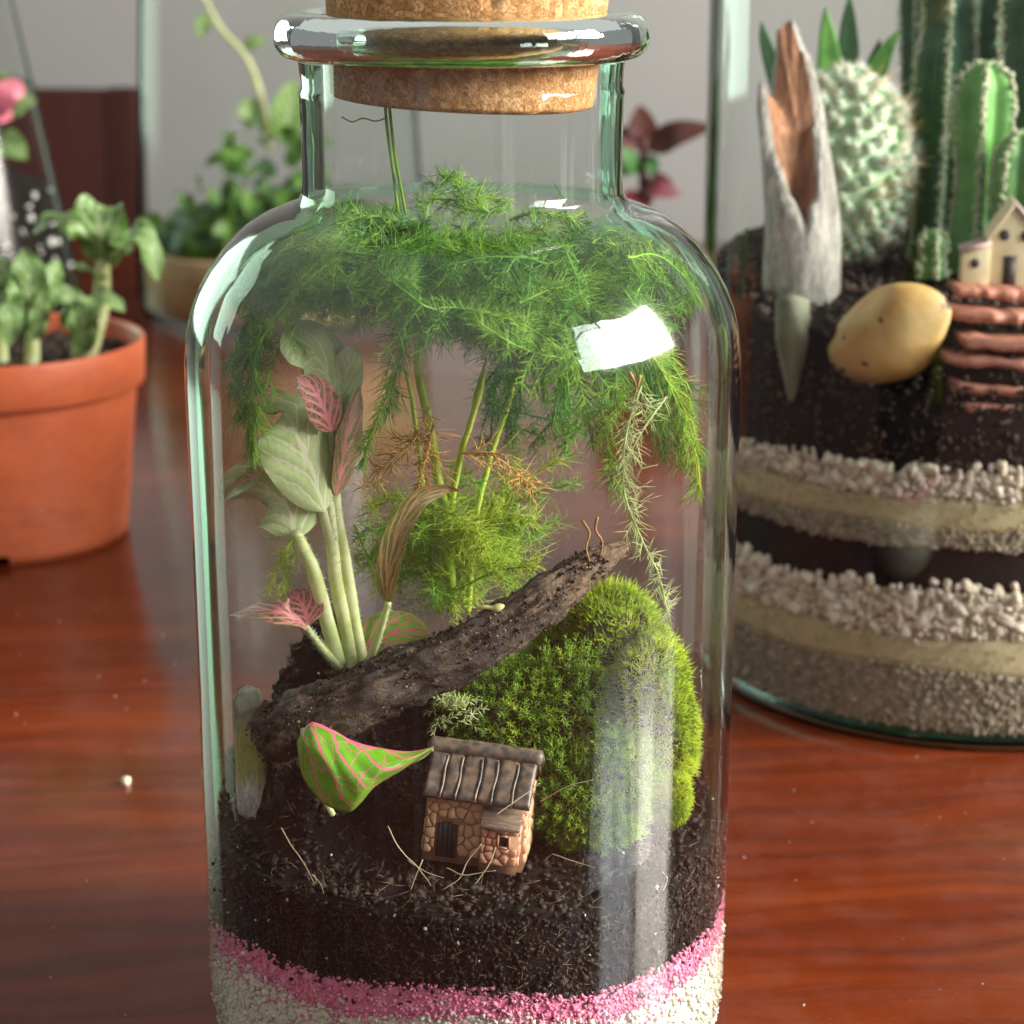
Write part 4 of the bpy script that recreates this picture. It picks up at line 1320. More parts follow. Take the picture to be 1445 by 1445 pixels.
# looser growth behind the log, around the stems
for q in range(14):
    x0_, y0_, Yq = gf.uniform(560, 760), gf.uniform(640, 760), gf.uniform(1.0, 3.2)
    frond(px((x0_, y0_ + 90, Yq), (x0_ + gf.normal() * 20, y0_ + 40, Yq), (x0_ + gf.normal() * 50, y0_ + gf.uniform(-30, 20), Yq)), gf, [M_f3, M_f2, M_f1][q % 3], fern, side=.6, nl=.42, n_needle=3, curl=.4, **FK)
for pts in ([(418, 745, -1.8), (400, 790, -2.0), (378, 830, -2.1)], [(425, 760, -1.6), (410, 800, -1.9), (402, 835, -2.0)], [(500, 740, .2), (520, 790, .3), (530, 830, .4)], [(560, 720, .4), (530, 770, .3), (515, 800, .3)]):
    frond(px(*pts), gf, M_f3, fern, side=.4, nl=.32, n_needle=3, **FK)
# brown husk caught in the right-hand fronds, little bare twigs near the log's end
M_husk2 = plant_mat('brown_husk', (0.30, 0.14, 0.05), (0.45, 0.25, 0.10), 3, .1)
for pts, nm in (([(888, 525, -3.2), (898, 545, -3.2), (893, 565, -3.2)], 'dry_husk'), ([(903, 530, -3.2), (900, 545, -3.2), (895, 552, -3.2)], 'dry_husk'),
                ([(822, 735, -1.5), (832, 752, -1.5), (827, 772, -1.5), (834, 800, -1.4)], 'dry_husk'), ([(843, 730, -1.5), (840, 748, -1.5), (850, 765, -1.4), (846, 790, -1.3)], 'dry_husk')):
    P = catmull(px(*pts), 10)
    V, F = tube(P, np.linspace(.036, .014, 10), 6)
    add(nm, V - fo, F, M_husk2, fern)

# ---------------------------------------------------------------- moss
def moss_mat(name, a, b, c, scale=.9):
    t = NT(name)
    oc = t.coord('Object')
    col = t.ramp(t.noise(oc, scale, 4, .6), [(0.30, a), (0.5, b), (0.70, c)])
    p_ = t.pbsdf(col, 0.5, None, Specular_IOR_Level=0.3)
    tr = t.n('BsdfTranslucent', None, Color=col)
    return t.done(t.n('MixShader', None, Fac=.35, i1=p_, i2=tr.outputs[0]).outputs[0])


M_m1 = moss_mat('cushion_moss', (0.20, 0.30, 0.015), (0.42, 0.56, 0.025), (0.62, 0.64, 0.04), 1.4)
M_m2 = moss_mat('star_moss', (0.10, 0.20, 0.02), (0.24, 0.40, 0.035), (0.50, 0.60, 0.07), 1.6)
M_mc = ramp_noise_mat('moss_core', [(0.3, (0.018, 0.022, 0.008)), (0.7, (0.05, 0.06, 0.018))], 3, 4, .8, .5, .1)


def mound(c, rad, g, bumps=.16, sd=0):
    V, F = ICO4
    D = V.copy()
    k = 1 + bumps * fbm(D * 1.7, 3, sd)
    return c + D * np.array(rad) * k[:, None], F, unit(D / np.array(rad))


def moss_fuzz(P, Nn, g, n, ln, w, spread=.45):
    """Short pointed leaves standing off the cushion."""
    k = g.integers(0, len(P), n)
    d = unit(Nn[k] + g.normal(size=(n, 3)) * spread + [0, 0, .15])
    l = ln * g.uniform(.5, 1.2, n) * (1 + .8 * fbm(P[k] * 1.6, 2, 33))
    b = P[k] + g.normal(size=(n, 3)) * .045
    return inside_pair(*bent_cones(b, b + d * l[:, None], w, g.normal(size=(n, 3)) * .03))


def inside_pair(V, F): return inside(V, .03), F


def star_tufts(P, Nn, g, n, ln=.26, w=.02, leaves=16):
    """Moss shoots: a short stem with leaves spiralling up to an open star."""
    k = g.integers(0, len(P), n)
    ax = unit(Nn[k] + g.normal(size=(n, 3)) * .35 + [0, -.15, .35])
    hgt = g.uniform(.25, .5, n)
    base = P[k]
    bs, ts = [], []
    e1 = unit(np.cross(ax, g.normal(size=(n, 3)))); e2 = np.cross(ax, e1)
    for q in range(leaves):
        f = q / (leaves - 1)
        a_ = q * 2.4
        o_ = math.cos(a_) * e1 + math.sin(a_) * e2
        b = base + ax * (hgt * (.25 + .75 * f))[:, None]
        d = unit(o_ * (1.05 - .55 * f) + ax * (.5 + .55 * f))
        bs.append(b); ts.append(b + d * ln * (1.0 - .25 * f) * g.uniform(.8, 1.15, n)[:, None])
    b, t = np.concatenate(bs), np.concatenate(ts)
    return inside_pair(*bent_cones(b, t, w, np.cross(unit(t - b), g.normal(size=b.shape)) * .02))


gm = np.random.default_rng(5)
mc = at(893, 1010, -.6)
moss = empty('cushion_moss', tuple(mc - [0, 0, 2.2]), label='tall bright yellow green moss cushion against the right wall of the big bottle', cat='moss')
mo = np.array(moss.location)
allV, allN = [], []
for px_, py_, Y_, rd, sd in [(878, 960, .3, (1.15, 1.1, 1.65), 1), (915, 1010, -.7, (.80, .9, 1.5), 2), (860, 900, .9, (1.0, .9, 1.05), 3), (940, 1040, -1.2, (.52, .7, 1.15), 4), (945, 1125, -1.9, (.34, .4, .45), 5), (800, 960, .9, (.9, .8, 1.4), 6)]:
    Vm, Fm, Nm = mound(at(px_, py_, Y_), rd, gm, .30, sd)
    Vm = inside(Vm, .12)
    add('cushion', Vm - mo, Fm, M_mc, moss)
    allV.append(Vm); allN.append(Nm)
Pm, Nm = np.concatenate(allV), np.concatenate(allN)
keep = (Nm[:, 1] < .45)
Pm, Nm = Pm[keep], Nm[keep]
V, F = moss_fuzz(Pm, Nm, gm, 36000, .20, .0125)
add('fuzz', V - mo, F, M_m1, moss)['kind'] = 'stuff'

sc_ = at(790, 1060, -1.4)
star = empty('star_moss', tuple(sc_ - [0, 0, 1.6]), label='darker spiky star moss between the stone house and the log', cat='moss')
so = np.array(star.location)
allV, allN = [], []
for px_, py_, Y_, rd, sd in [(800, 1020, -.6, (.95, .8, 1.35), 11), (720, 1010, -.7, (.95, .7, .9), 12), (800, 1120, -1.9, (.75, .7, .75), 13), (845, 1150, -2.1, (.6, .5, .5), 14), (690, 985, .1, (.9, .7, .7), 15), (875, 1100, -1.9, (.5, .5, .8), 16)]:
    Vm, Fm, Nm = mound(at(px_, py_, Y_), rd, gm, .2, sd)
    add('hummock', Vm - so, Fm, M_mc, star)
    k = Nm[:, 1] < .3
    allV.append(Vm[k]); allN.append(Nm[k])
Pm, Nm = np.concatenate(allV), np.concatenate(allN)
V, F = star_tufts(Pm, Nm, gm, 2300, .17, .0125, 12)
add('shoots', V - so, F, M_m2, star)['kind'] = 'stuff'
V, F = moss_fuzz(Pm, Nm, gm, 12000, .20, .010)
add('fuzz', V - so, F, M_m1, star)['kind'] = 'stuff'
# dry pale moss bits under the log
P = np.array([at(640, 1000, -1.6) + gm.normal(size=3) * [.25, .1, .15] for _ in range(40)])
V, F = star_tufts(P, unit(gm.normal(size=(40, 3)) + [0, -.6, .4]), gm, 30, .2, .014, 10)
add('dry_shoots', V - so, F, M_f4, star)['kind'] = 'stuff'

# ---------------------------------------------------------------- the wide jar on the right
JX, JY, JR = 15.5, 24.1, 8.6
JC = np.array([JX, JY, 0.0])
M_jar = glass_mat('jar_glass', 0.30, bump=0.012, smear=0.004, contact_z=12.0, edge=(0.66, 0.84, 0.74), bscale=(.3, .3, .05))
jar = empty('glass_jar', (JX, JY, 0), label='wide clear glass jar with banded sand and cacti at the right', cat='jar')
V, F = lathe([(7.9, .06), (8.3, .12), (8.52, .35)] + [(JR, z) for z in np.linspace(.8, 33, 24)], 160)
add('wall', V, F, M_jar, jar)
a = np.linspace(0, 2 * math.pi, 16, endpoint=False)
V, F = lathe([(8.30 + .27 * math.cos(q), .30 + .28 * math.sin(q)) for q in a], 160, True)
M_foot = solid_glass('jar_foot_glass', (0.42, 0.62, 0.52))
add('foot_ring', V, F[:, ::-1], M_foot, jar)
V, F = lathe([(.01, .10), (8.0, .10), (8.0, .5), (.01, .5)], 96)
add('base', V, F, M_foot, jar)

M_jgrav = ramp_noise_mat('tan_gravel', [(0.25, (0.16, 0.125, 0.085)), (0.5, (0.33, 0.27, 0.19)), (0.8, (0.56, 0.48, 0.36))], 4, 5, 0.7, 0.6, .05)
M_jsand = ramp_noise_mat('beige_sand', [(0.3, (0.42, 0.34, 0.185)), (0.7, (0.52, 0.43, 0.26))], 3, 6, 0.85, 0.5, .03, 25)
M_peb = ramp_noise_mat('white_pebble', [(0.25, (0.44, 0.34, 0.23)), (0.5, (0.64, 0.54, 0.42)), (0.75, (0.78, 0.71, 0.60))], .5, 4, 0.6, 0.4, .05, 3)
RJ = 8.38
tz = lambda z, k=.16, s=0: (lambda th: z + k * np.sin(th * 2 + s) + .07 * np.sin(th * 7 + s * 3) + .45 * np.clip(np.cos(th + 1.25) - .2, -1, 1) * .55)
surf = {'g0': lambda th: .55 + 0 * th, 'g1': tz(2.2, .12, 1), 's1': tz(3.25, .10, 2), 'p1': tz(4.65, .16, 3), 'e1': tz(5.85, .08, .5), 'g2': tz(6.45, .06, 1.5), 's2': tz(7.25, .05, .2), 'p2': tz(8.05, .10, 4)}


def jar_drum(bot, top, r=RJ, n=160, nz=4):
    a = np.linspace(0, 2 * math.pi, n, endpoint=False)
    b, tp = bot(a), top(a)
    V = np.concatenate([np.stack([r * np.cos(a), r * np.sin(a), b + (tp - b) * k / nz], -1) for k in range(nz + 1)])
    i, j = np.meshgrid(np.arange(nz), np.arange(n), indexing='ij'); j2 = (j + 1) % n
    F = [tuple(map(int, f)) for f in np.stack([i * n + j, i * n + j2, (i + 1) * n + j2, (i + 1) * n + j], -1).reshape(-1, 4)]
    c0, c1 = len(V), len(V) + 1
    V = np.vstack([V, [0, 0, b.mean()], [0, 0, tp.mean()]])
    F += [(c0, (k + 1) % n, k) for k in range(n)] + [(c1, nz * n + k, nz * n + (k + 1) % n) for k in range(n)]
    return V, F


def jar_layer(name, b, t, mat, label, cat, gsize=None, ng=0, gmat=None):
    V, F = jar_drum(surf[b], surf[t])
    o = add(name, V, F, mat)
    o.location = JC
    tag(o, label, cat, kind='stuff')
    if ng:
        th = g.uniform(-math.pi, -.1, ng)
        z = surf[b](th) - .05 + (surf[t](th) - surf[b](th) + .1) * g.random(ng)
        r = g.uniform(RJ - .06, RJ + .07, ng)
        V, F = grains(np.stack([r * np.cos(th), r * np.sin(th), z], -1), g.uniform(*gsize, ng), .25, .7, g)
        add('grains', V, F, gmat or mat, o, smooth=False)['kind'] = 'stuff'
    return o


jar_layer('gravel_layer', 'g0', 'g1', M_jgrav, 'thick layer of tan gravel at the very bottom of the wide jar', 'gravel', (.05, .20), 7500)
jar_layer('sand_layer', 'g1', 's1', M_jsand, 'lower band of beige sand in the wide jar, just above the tan gravel', 'sand', (.05, .09), 1500)
pl1 = jar_layer('pebble_layer', 's1', 'p1', M_jgrav, 'lower, thicker band of white pebbles in the wide jar', 'pebbles', (.05, .22), 1600, M_peb)
e1 = jar_layer('soil_layer', 'p1', 'e1', M_soil, 'thin band of dark soil between the two pebble bands of the wide jar', 'soil')
jar_layer('gravel_layer', 'e1', 'g2', M_jgrav, 'thin band of grey gravel over the dark middle band of the wide jar', 'gravel', (.05, .16), 2600)
jar_layer('sand_layer', 'g2', 's2', M_jsand, 'upper band of beige sand in the wide jar, halfway up', 'sand', (.05, .09), 1500)
pl2 = jar_layer('pebble_layer', 's2', 'p2', M_jgrav, 'upper, thinner band of white pebbles in the wide jar, under the deep soil', 'pebbles', (.05, .2), 1200, M_peb)
peb_me = []
for q in range(6):
    Vi, Fi = ICO2
    V = np.sign(Vi) * np.abs(Vi) ** .8 * (1 + .45 * fbm(Vi * 1.4, 2, 50 + q))[:, None] * np.array([1, .6 + .06 * q, .5 + .04 * q])
    peb_me.append(make_mesh('pebble', V, Fi, M_peb))


def pebbles(parent, b, t, n, s0, s1):
    P = []
    tries = 0
    while len(P) < n and tries < 20000:
        tries += 1
        th = g.uniform(-math.pi + .15, -.75)
        f = g.random() ** .9
        z = surf[b](np.array([th]))[0] + .1 + (surf[t](np.array([th]))[0] - surf[b](np.array([th]))[0] + .12) * f
        r = RJ + g.uniform(-.02, .03)
        p = np.array([r * math.cos(th), r * math.sin(th), z])
        if all(np.linalg.norm(p - q) > s0 * 1.15 for q in P):
            P.append(p)
            s = (s0 + (s1 * 1.25 - s0) * g.random() ** 2) * .72
            o = link('pebble', peb_me[len(P) % 6], parent, p * np.array([1 - s * .25 / RJ, 1 - s * .25 / RJ, 1]), tuple(g.uniform(0, 6.28, 3)), (s, s, s))


pebbles(pl1, 's1', 'p1', 290, .19, .38)
pebbles(pl2, 's2', 'p2', 220, .17, .34)


# deep soil on top
def jsoil(x, y):
    P = np.stack([x * .8, y * .8, 0 * x], -1).reshape(-1, 3)
    return 11.9 + .13 * (y - 20) + .28 * fbm(P, 4, 91).reshape(np.shape(x)) + .5 * np.exp(-((x - 10) ** 2 + (y - 24) ** 2) / 9)


n, m = 160, 46
a = np.linspace(0, 2 * math.pi, n, endpoint=False)
rows = []
for k in range(9):
    X, Y = RJ * np.cos(a), RJ * np.sin(a)
    top, bt = jsoil(X + JX, Y + JY), surf['p2'](a)
    zk = bt + (top - bt) * k / 9
    dent = 1 - .17 * np.exp(-((np.mod(a + 2.065 + math.pi, 2 * math.pi) - math.pi) / .22) ** 2) * np.clip((zk - 10.0) / .5, 0, 1)      # the stone is pressed in here
    rows.append(np.stack([X * dent, Y * dent, zk], -1))
for k in range(m):
    rr = (RJ - .01) * (1 - k / (m - 1) * .995) * (1 - .17 * np.exp(-((np.mod(a + 2.065 + math.pi, 2 * math.pi) - math.pi) / .22) ** 2))
    X, Y = rr * np.cos(a), rr * np.sin(a)
    rows.append(np.stack([X, Y, jsoil(X + JX, Y + JY)], -1))
V = np.concatenate(rows)
i, j = np.meshgrid(np.arange(len(rows) - 1), np.arange(n), indexing='ij'); j2 = (j + 1) % n
F = np.stack([i * n + j, i * n + j2, (i + 1) * n + j2, (i + 1) * n + j], -1).reshape(-1, 4)
js = add('potting_soil', V, F, M_soil)
js.location = JC
tag(js, 'deep dark soil the cacti grow in, in the wide jar', 'soil', kind='stuff')
rr, th = 8.2 * np.sqrt(g.random(2600)), g.uniform(-math.pi, math.pi, 2600)
X, Y = rr * np.cos(th), rr * np.sin(th)
P = np.stack([X, Y, jsoil(X + JX, Y + JY) + .03], -1)
th = g.uniform(-math.pi, 0, 1500)
zt = surf['p2'](th)
P2 = np.stack([8.38 * np.cos(th), 8.38 * np.sin(th), zt + (11.2 - zt) * g.random(1500)], -1)
PP = np.vstack([P, P2]); sz_c = np.concatenate([g.uniform(.08, .38, 2600), g.uniform(.05, .22, 1500)])
far_ = np.linalg.norm((PP + JC - at(1256, 470, 17.3)) / [1.9, 1.6, 1.5], axis=1) > 1
V, F = grains(PP[far_], sz_c[far_], .4, .6, g)
add('soil_crumbs', V, F, ramp_noise_mat('jar_crumb', [(0.3, (0.02, 0.012, 0.009)), (0.6, (0.06, 0.038, 0.026)), (0.85, (0.28, 0.18, 0.11))], 1.6, 4, .8, .5, .05), js, smooth=False)['kind'] = 'stuff'

# yellow stone pressed against the glass
M_ystone = NT('yellow_stone')
t = M_ystone
c = t.coord('Object')
col = t.ramp(t.noise(c, .7, 4), [(0.3, (0.44, 0.235, 0.065)), (0.5, (0.52, 0.32, 0.11)), (0.72, (0.55, 0.40, 0.20))])
vo = t.voronoi(t.n('VectorMath', {'operation': 'ADD'}, i0=c, i1=t.n('TexNoise', None, Vector=c, Scale=2.0).outputs[1]).outputs[0], 1.1)
col = t.mix(t.ramp(vo.outputs['Distance'], [(0.13, 0.9), (0.17, 0)]), col, (0.03, 0.02, 0.015))
M_ystone = t.done(t.pbsdf(col, 0.5, t.bump(t.noise(c, 5, 6, .7), .35, .06), Specular_IOR_Level=.35))
sc0 = at(1256, 470, 17.62)
Vi, Fi = ICO4
D = np.sign(Vi) * np.abs(Vi) ** .88
D = D * np.array([1.86, .92, 1.32]) * (1 + .10 * Vi[:, :1] * Vi[:, 2:3])
for nrm_, d_ in (((-.45, -.50, .74), .88), ((.45, -.85, -.1), .82), ((.8, 0, -.6), 1.35)):
    nn_ = unit(nrm_)
    s = (D @ nn_ - d_) / .05
    D = D - np.outer(np.log1p(np.exp(np.clip(s, -30, 30))) * .05 * .8, nn_)
V = D + unit(D) * (fbm(Vi * .9, 2, 60) * .12 + fbm(Vi * 3, 3, 61) * .02)[:, None]
rot = np.array(Euler((0, R(-16), R(-28))).to_matrix())
o = add('yellow_stone', V @ rot.T, Fi, M_ystone)
o.location = sc0
tag(o, 'smooth yellow ochre stone pressed against the glass of the wide jar', 'stone')

# hollow driftwood
M_grey = log_mat('grey_driftwood', (0.13, 0.11, 0.09), (0.44, 0.41, 0.36), (0.68, 0.64, 0.56), 1.2, (1.4, 1.4, .28))
M_orng = log_mat('inner_driftwood', (0.14, 0.055, 0.025), (0.46, 0.20, 0.095), (0.62, 0.34, 0.19), 1.0, (1.4, 1.4, .3))
db = at(1128, 455, 21.6)
dw = empty('driftwood', tuple(db), label='hollow grey driftwood stump with orange brown inside, in the wide jar', cat='driftwood')
nA, nZ = 72, 44
aa = np.linspace(0, 2 * math.pi, nA, endpoint=False)      # -pi/2 faces the camera
zt = db[2]
z_at = lambda px_, py_: at(px_, py_, 21.6)[2] - zt
hts = np.interp(np.degrees(aa), [0, 25, 60, 95, 130, 160, 180, 200, 222, 240, 258, 275, 290, 310, 335, 360],
                [z_at(1150, 160), z_at(1130, 70), z_at(1100, 30), z_at(1090, 40), z_at(1090, 150), z_at(1075, 118), z_at(1060, 128), z_at(1065, 215), z_at(1080, 225), z_at(1098, 262), z_at(1118, 300), z_at(1130, 302), z_at(1142, 285), z_at(1152, 240), z_at(1160, 190), z_at(1150, 160)])
hts = hts + .6 * fbm(np.stack([np.cos(aa) * 5, np.sin(aa) * 5, 0 * aa], -1), 3, 12) * np.clip(hts / 4, .3, 1)
Vo, Vn = [], []
for k in range(nZ):
    s = k / (nZ - 1)
    z = -.6 + (hts + .6) * s
    ra = 1.18 - .035 * z + .08 * np.sin(aa * 3) + .12 * fbm(np.stack([np.cos(aa) * 2, np.sin(aa) * 2, z * .35], -1), 3, 71)
    lean = np.where(z > 2.5, -(z - 2.5) ** 1.35 * .075, 0)
    ra = ra * np.where(s > .9, 1 - (s - .9) * 1.2, 1)
    x, y = ra * np.cos(aa) * 1.02 + lean, ra * np.sin(aa) * .85
    Vo.append(np.stack([x, y, z], -1))
    ri = np.maximum(ra - .20 - .10 * (1 - s), .2)
    Vn.append(np.stack([ri * np.cos(aa) * 1.02 + lean, ri * np.sin(aa) * .85, z], -1))
Vo, Vn = np.concatenate(Vo), np.concatenate(Vn)
i, j = np.meshgrid(np.arange(nZ - 1), np.arange(nA), indexing='ij'); j2 = (j + 1) % nA
Fo = np.stack([i * nA + j, i * nA + j2, (i + 1) * nA + j2, (i + 1) * nA + j], -1).reshape(-1, 4)
L = nZ * nA
k = np.arange(nA)
rim_v = np.vstack([Vo, Vn[-nA:]])
rim_f = np.stack([(nZ - 1) * nA + k, L + k, L + (k + 1) % nA, (nZ - 1) * nA + (k + 1) % nA], -1)[:, ::-1]
add('outer_wood', rim_v, np.vstack([Fo, rim_f]), M_grey, dw)
# the split face: from the rim down to a hollow in the middle
rim_i = Vn[-nA:]
cen = np.array([rim_i[:, 0].mean() + .15, .05, 0])
rowsf = []
for k_ in range(14):
    s = k_ / 13
    zc = 5.0 + 2.3 * np.clip(rim_i[:, 1], -1, 1)
    pz = rim_i[:, 2] * (1 - s) ** 1.15 + zc * (1 - (1 - s) ** 1.15)
    pxy = rim_i[:, :2] * (1 - s) + cen[:2] * s
    pz = np.minimum(pz + .25 * fbm(np.stack([pxy[:, 0] * 5, pxy[:, 1] * 5, pz * .3], -1), 3, 9) * (s > .05), rim_i[:, 2])
    rowsf.append(np.stack([pxy[:, 0], pxy[:, 1], pz], -1))
i, j = np.meshgrid(np.arange(13), np.arange(nA), indexing='ij'); j2 = (j + 1) % nA
add('split_face', np.concatenate(rowsf), np.stack([i * nA + j, i * nA + j2, (i + 1) * nA + j2, (i + 1) * nA + j], -1).reshape(-1, 4), M_orng, dw)

M_jreflect = ramp_noise_mat('jar_reflection', [(0.3, (0.10, 0.11, 0.04)), (0.7, (0.20, 0.195, 0.165))], .9, 4, .7, .5, .1, vscale=(1, 1, .5))  # tapered shape added low on the jar, its colours painting a reflection
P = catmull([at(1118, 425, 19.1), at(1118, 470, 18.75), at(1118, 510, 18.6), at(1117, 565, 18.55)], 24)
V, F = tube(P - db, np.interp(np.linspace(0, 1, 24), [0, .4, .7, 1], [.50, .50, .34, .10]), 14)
add('reflection_tip', V, F, M_jreflect, dw)

# woolly round cactus
M_cac = ramp_noise_mat('cactus_skin', [(0.3, (0.24, 0.40, 0.21)), (0.7, (0.42, 0.58, 0.36))], 1.5, 3, .5, .2, .05)
M_wool = plant_mat('cactus_wool', (0.74, 0.78, 0.68), (0.88, 0.90, 0.82), 2, .3)
M_thorn = plant_mat('cactus_thorn', (0.55, 0.25, 0.08), (0.70, 0.42, 0.18), 2, .2)
cb = at(1192, 240, 24.4)
rc = empty('round_cactus', tuple(cb - [0, 0, 2.9]), label='round cactus covered in white wool behind the driftwood in the wide jar', cat='cactus')
Vi, Fi = ICO4
V = Vi * np.array([1.90, 1.90, 2.80]) + [0, 0, 2.9]
add('body', V, Fi, M_cac, rc)
tub = []
for q in range(3):
    parts_v = []
    Vi, Fi = ICO2
    Vb = Vi * np.array([.20, .20, .17]); Vb[:, 2] += .08
    nW = 44
    d = unit(np.stack([*(g.normal(size=(2, nW))), g.uniform(.1, .8, nW)], -1)) * g.uniform(.26, .46, nW)[:, None]
    Vw, Fw = cones(np.tile([0, 0, .20], (nW, 1)), np.array([0, 0, .20]) + d, .017)
    Vt, Ft = cones(np.tile([0, 0, .2], (3, 1)), np.array([[.05, 0, .46], [-.04, .04, .50], [0, -.05, .42]]), .028)
    V, F = join([(Vb, Fi), (Vw, Fw), (Vt, Ft)])
    tub.append(make_mesh('tubercle', V, F, [M_cac, M_wool, M_thorn], midx=np.concatenate([np.zeros(len(Fi)), np.ones(len(Fw)), np.full(len(Ft), 2)])))
ntub = 330
for q in range(ntub):
    zz = 1 - 2 * (q + .5) / ntub
    ph = q * 2.39996
    d = np.array([math.cos(ph) * math.sqrt(1 - zz * zz), math.sin(ph) * math.sqrt(1 - zz * zz), zz])
    if d[1] > .35: continue
    d = unit(d + g.normal(size=3) * .035)
    sz_ = g.uniform(.75, 1.1)
    p = d * np.array([1.90, 1.90, 2.80])
    nrm_ = unit(d / np.array([1.90, 1.90, 2.80]))
    link('tubercle', tub[q % 3], rc, Vector(p) + Vector((0, 0, 2.9)), Vector(unit(nrm_ + g.normal(size=3) * .12)).to_track_quat('Z', 'Y').to_euler(), (sz_, sz_, sz_ * g.uniform(.8, 1.3)))
nS_ = 260
th = g.uniform(-3.1, .7, nS_); zz = g.uniform(-.7, .9, nS_)
d = np.stack([np.cos(th) * np.sqrt(1 - zz ** 2), np.sin(th) * np.sqrt(1 - zz ** 2), zz], -1)
V, F = cones(d * [1.84, 1.84, 2.9] + [0, 0, 2.9], d * [1.84, 1.84, 2.9] + [0, 0, 2.9] + unit(d + g.normal(size=(nS_, 3)) * .3) * g.uniform(.5, 1.2, nS_)[:, None], .014)
add('long_spines', V, F, M_thorn, rc)['kind'] = 'stuff'

# lance leaves behind it
M_lance = plant_mat('lance_leaf', (0.06, 0.20, 0.035), (0.16, 0.36, 0.07), .8, .2)
M_lance2 = plant_mat('lance_leaf_dark', (0.03, 0.09, 0.03), (0.07, 0.17, 0.05), .8, .2)
ab = at(1190, 200, 26.8)
al = empty('spiky_plant', tuple(ab), label='green plant with pointed lance leaves behind the round cactus', cat='plant')
for pts, wd, mt in [([(1180, 200, 26.6), (1172, 120, 26.4), (1168, 60, 26.3), (1164, 10, 26.2)], .48, M_lance), ([(1195, 200, 27), (1196, 110, 27.2), (1197, 40, 27.4), (1199, -8, 27.5)], .42, M_lance2),
                    ([(1205, 200, 26.6), (1225, 130, 26.5), (1246, 80, 26.4), (1268, 42, 26.3)], .42, M_lance), ([(1120, 200, 27), (1095, 110, 27), (1080, 60, 27), (1074, 30, 27)], .30, M_lance2),
                    ([(1210, 200, 27.2), (1220, 130, 27.4), (1232, 90, 27.4), (1242, 55, 27.5)], .35, M_lance2)]:
    o = leaf('leaf', px(*pts), wd, (0, -1, .2), [mt, mt], al, .25, .0, 24, 9, tip=.55, thick=.14)
    o.location = -Vector(ab)

# columnar cacti
M_col = ramp_noise_mat('column_cactus', [(0.3, (0.022, 0.060, 0.030)), (0.7, (0.055, 0.135, 0.055))], .8, 3, .5, .2, .05)
M_col2 = ramp_noise_mat('column_cactus_young', [(0.3, (0.07, 0.21, 0.05)), (0.7, (0.15, 0.34, 0.08))], .8, 3, .5, .2, .05)
M_are = plant_mat('cactus_areole', (0.55, 0.58, 0.38), (0.72, 0.73, 0.55), 2, .3)


def column(px0, py0, py1, Y, rad, mat, label, ribs=5, seed=0, lean=0.0, wool=1.0):
    b, tp = at(px0, py0, Y), at(px0 + lean, py1, Y)
    ht = tp[2] - b[2]
    e = empty('column_cactus', tuple(b), (0, 0, seed * .7), label=label, cat='cactus', group='columnar cacti in the wide jar')
    nA, nZ = ribs * 8, 40
    a_ = np.linspace(0, 2 * math.pi, nA, endpoint=False)
    s = np.linspace(0, 1, nZ)
    pr = np.minimum(1, ((1 - s) * ht / (rad * 1.1)) ** .5) * (.9 + .1 * np.sin(s * 9 + seed))
    star_ = 1 + .26 * np.cos(a_ * ribs)
    V = np.stack([pr[:, None] * rad * star_[None] * np.cos(a_), pr[:, None] * rad * star_[None] * np.sin(a_), np.repeat((s * ht)[:, None], nA, 1)], -1).reshape(-1, 3)
    i, j = np.meshgrid(np.arange(nZ - 1), np.arange(nA), indexing='ij'); j2 = (j + 1) % nA
    F = np.stack([i * nA + j, i * nA + j2, (i + 1) * nA + j2, (i + 1) * nA + j], -1).reshape(-1, 4)
    add('body', V, F, mat, e)
    Pw = []
    for r_ in range(ribs):
        an = 2 * math.pi * r_ / ribs
        for z in np.arange(.1, ht, .13):
            k = min(nZ - 1, int(z / ht * (nZ - 1)))
            rr_ = pr[k] * rad * 1.27
            for _ in range(6): Pw.append((rr_ * math.cos(an) + g.normal() * .05, rr_ * math.sin(an) + g.normal() * .05, z + g.normal() * .05))
    V, F = grains(np.array(Pw), g.uniform(.06, .16, len(Pw)) * wool, .4, .6, g)
    add('areole_wool', V, F, M_are, e, smooth=False)['kind'] = 'stuff'


column(1375, 385, 84, 23.8, .72, M_col2, 'bright green columnar cactus with pale ribs above the cream house', seed=1, lean=4)
column(1428, 395, 185, 22.3, .62, M_col2, 'short bright cactus just behind the cream house, right of the tall ones', seed=2, lean=2)
column(1318, 380, -60, 26.5, .78, M_col, 'tall dark columnar cactus right behind the round cactus, cut by the top edge', seed=3)
column(1362, 380, -80, 28.0, .80, M_col, 'tall dark columnar cactus standing farthest back, between two others', seed=4)
column(1430, 380, -40, 25.6, .85, M_col, 'tall dark columnar cactus at the right edge of the photo', seed=5)
column(1285, 370, -70, 28.6, .60, M_col, 'thin dark columnar cactus nearest to the pointed lance leaves', seed=6, wool=.7)
column(1313, 392, 322, 22.6, .36, M_col2, 'tiny columnar cactus beside the yellow stone, left of the cream house', seed=7)

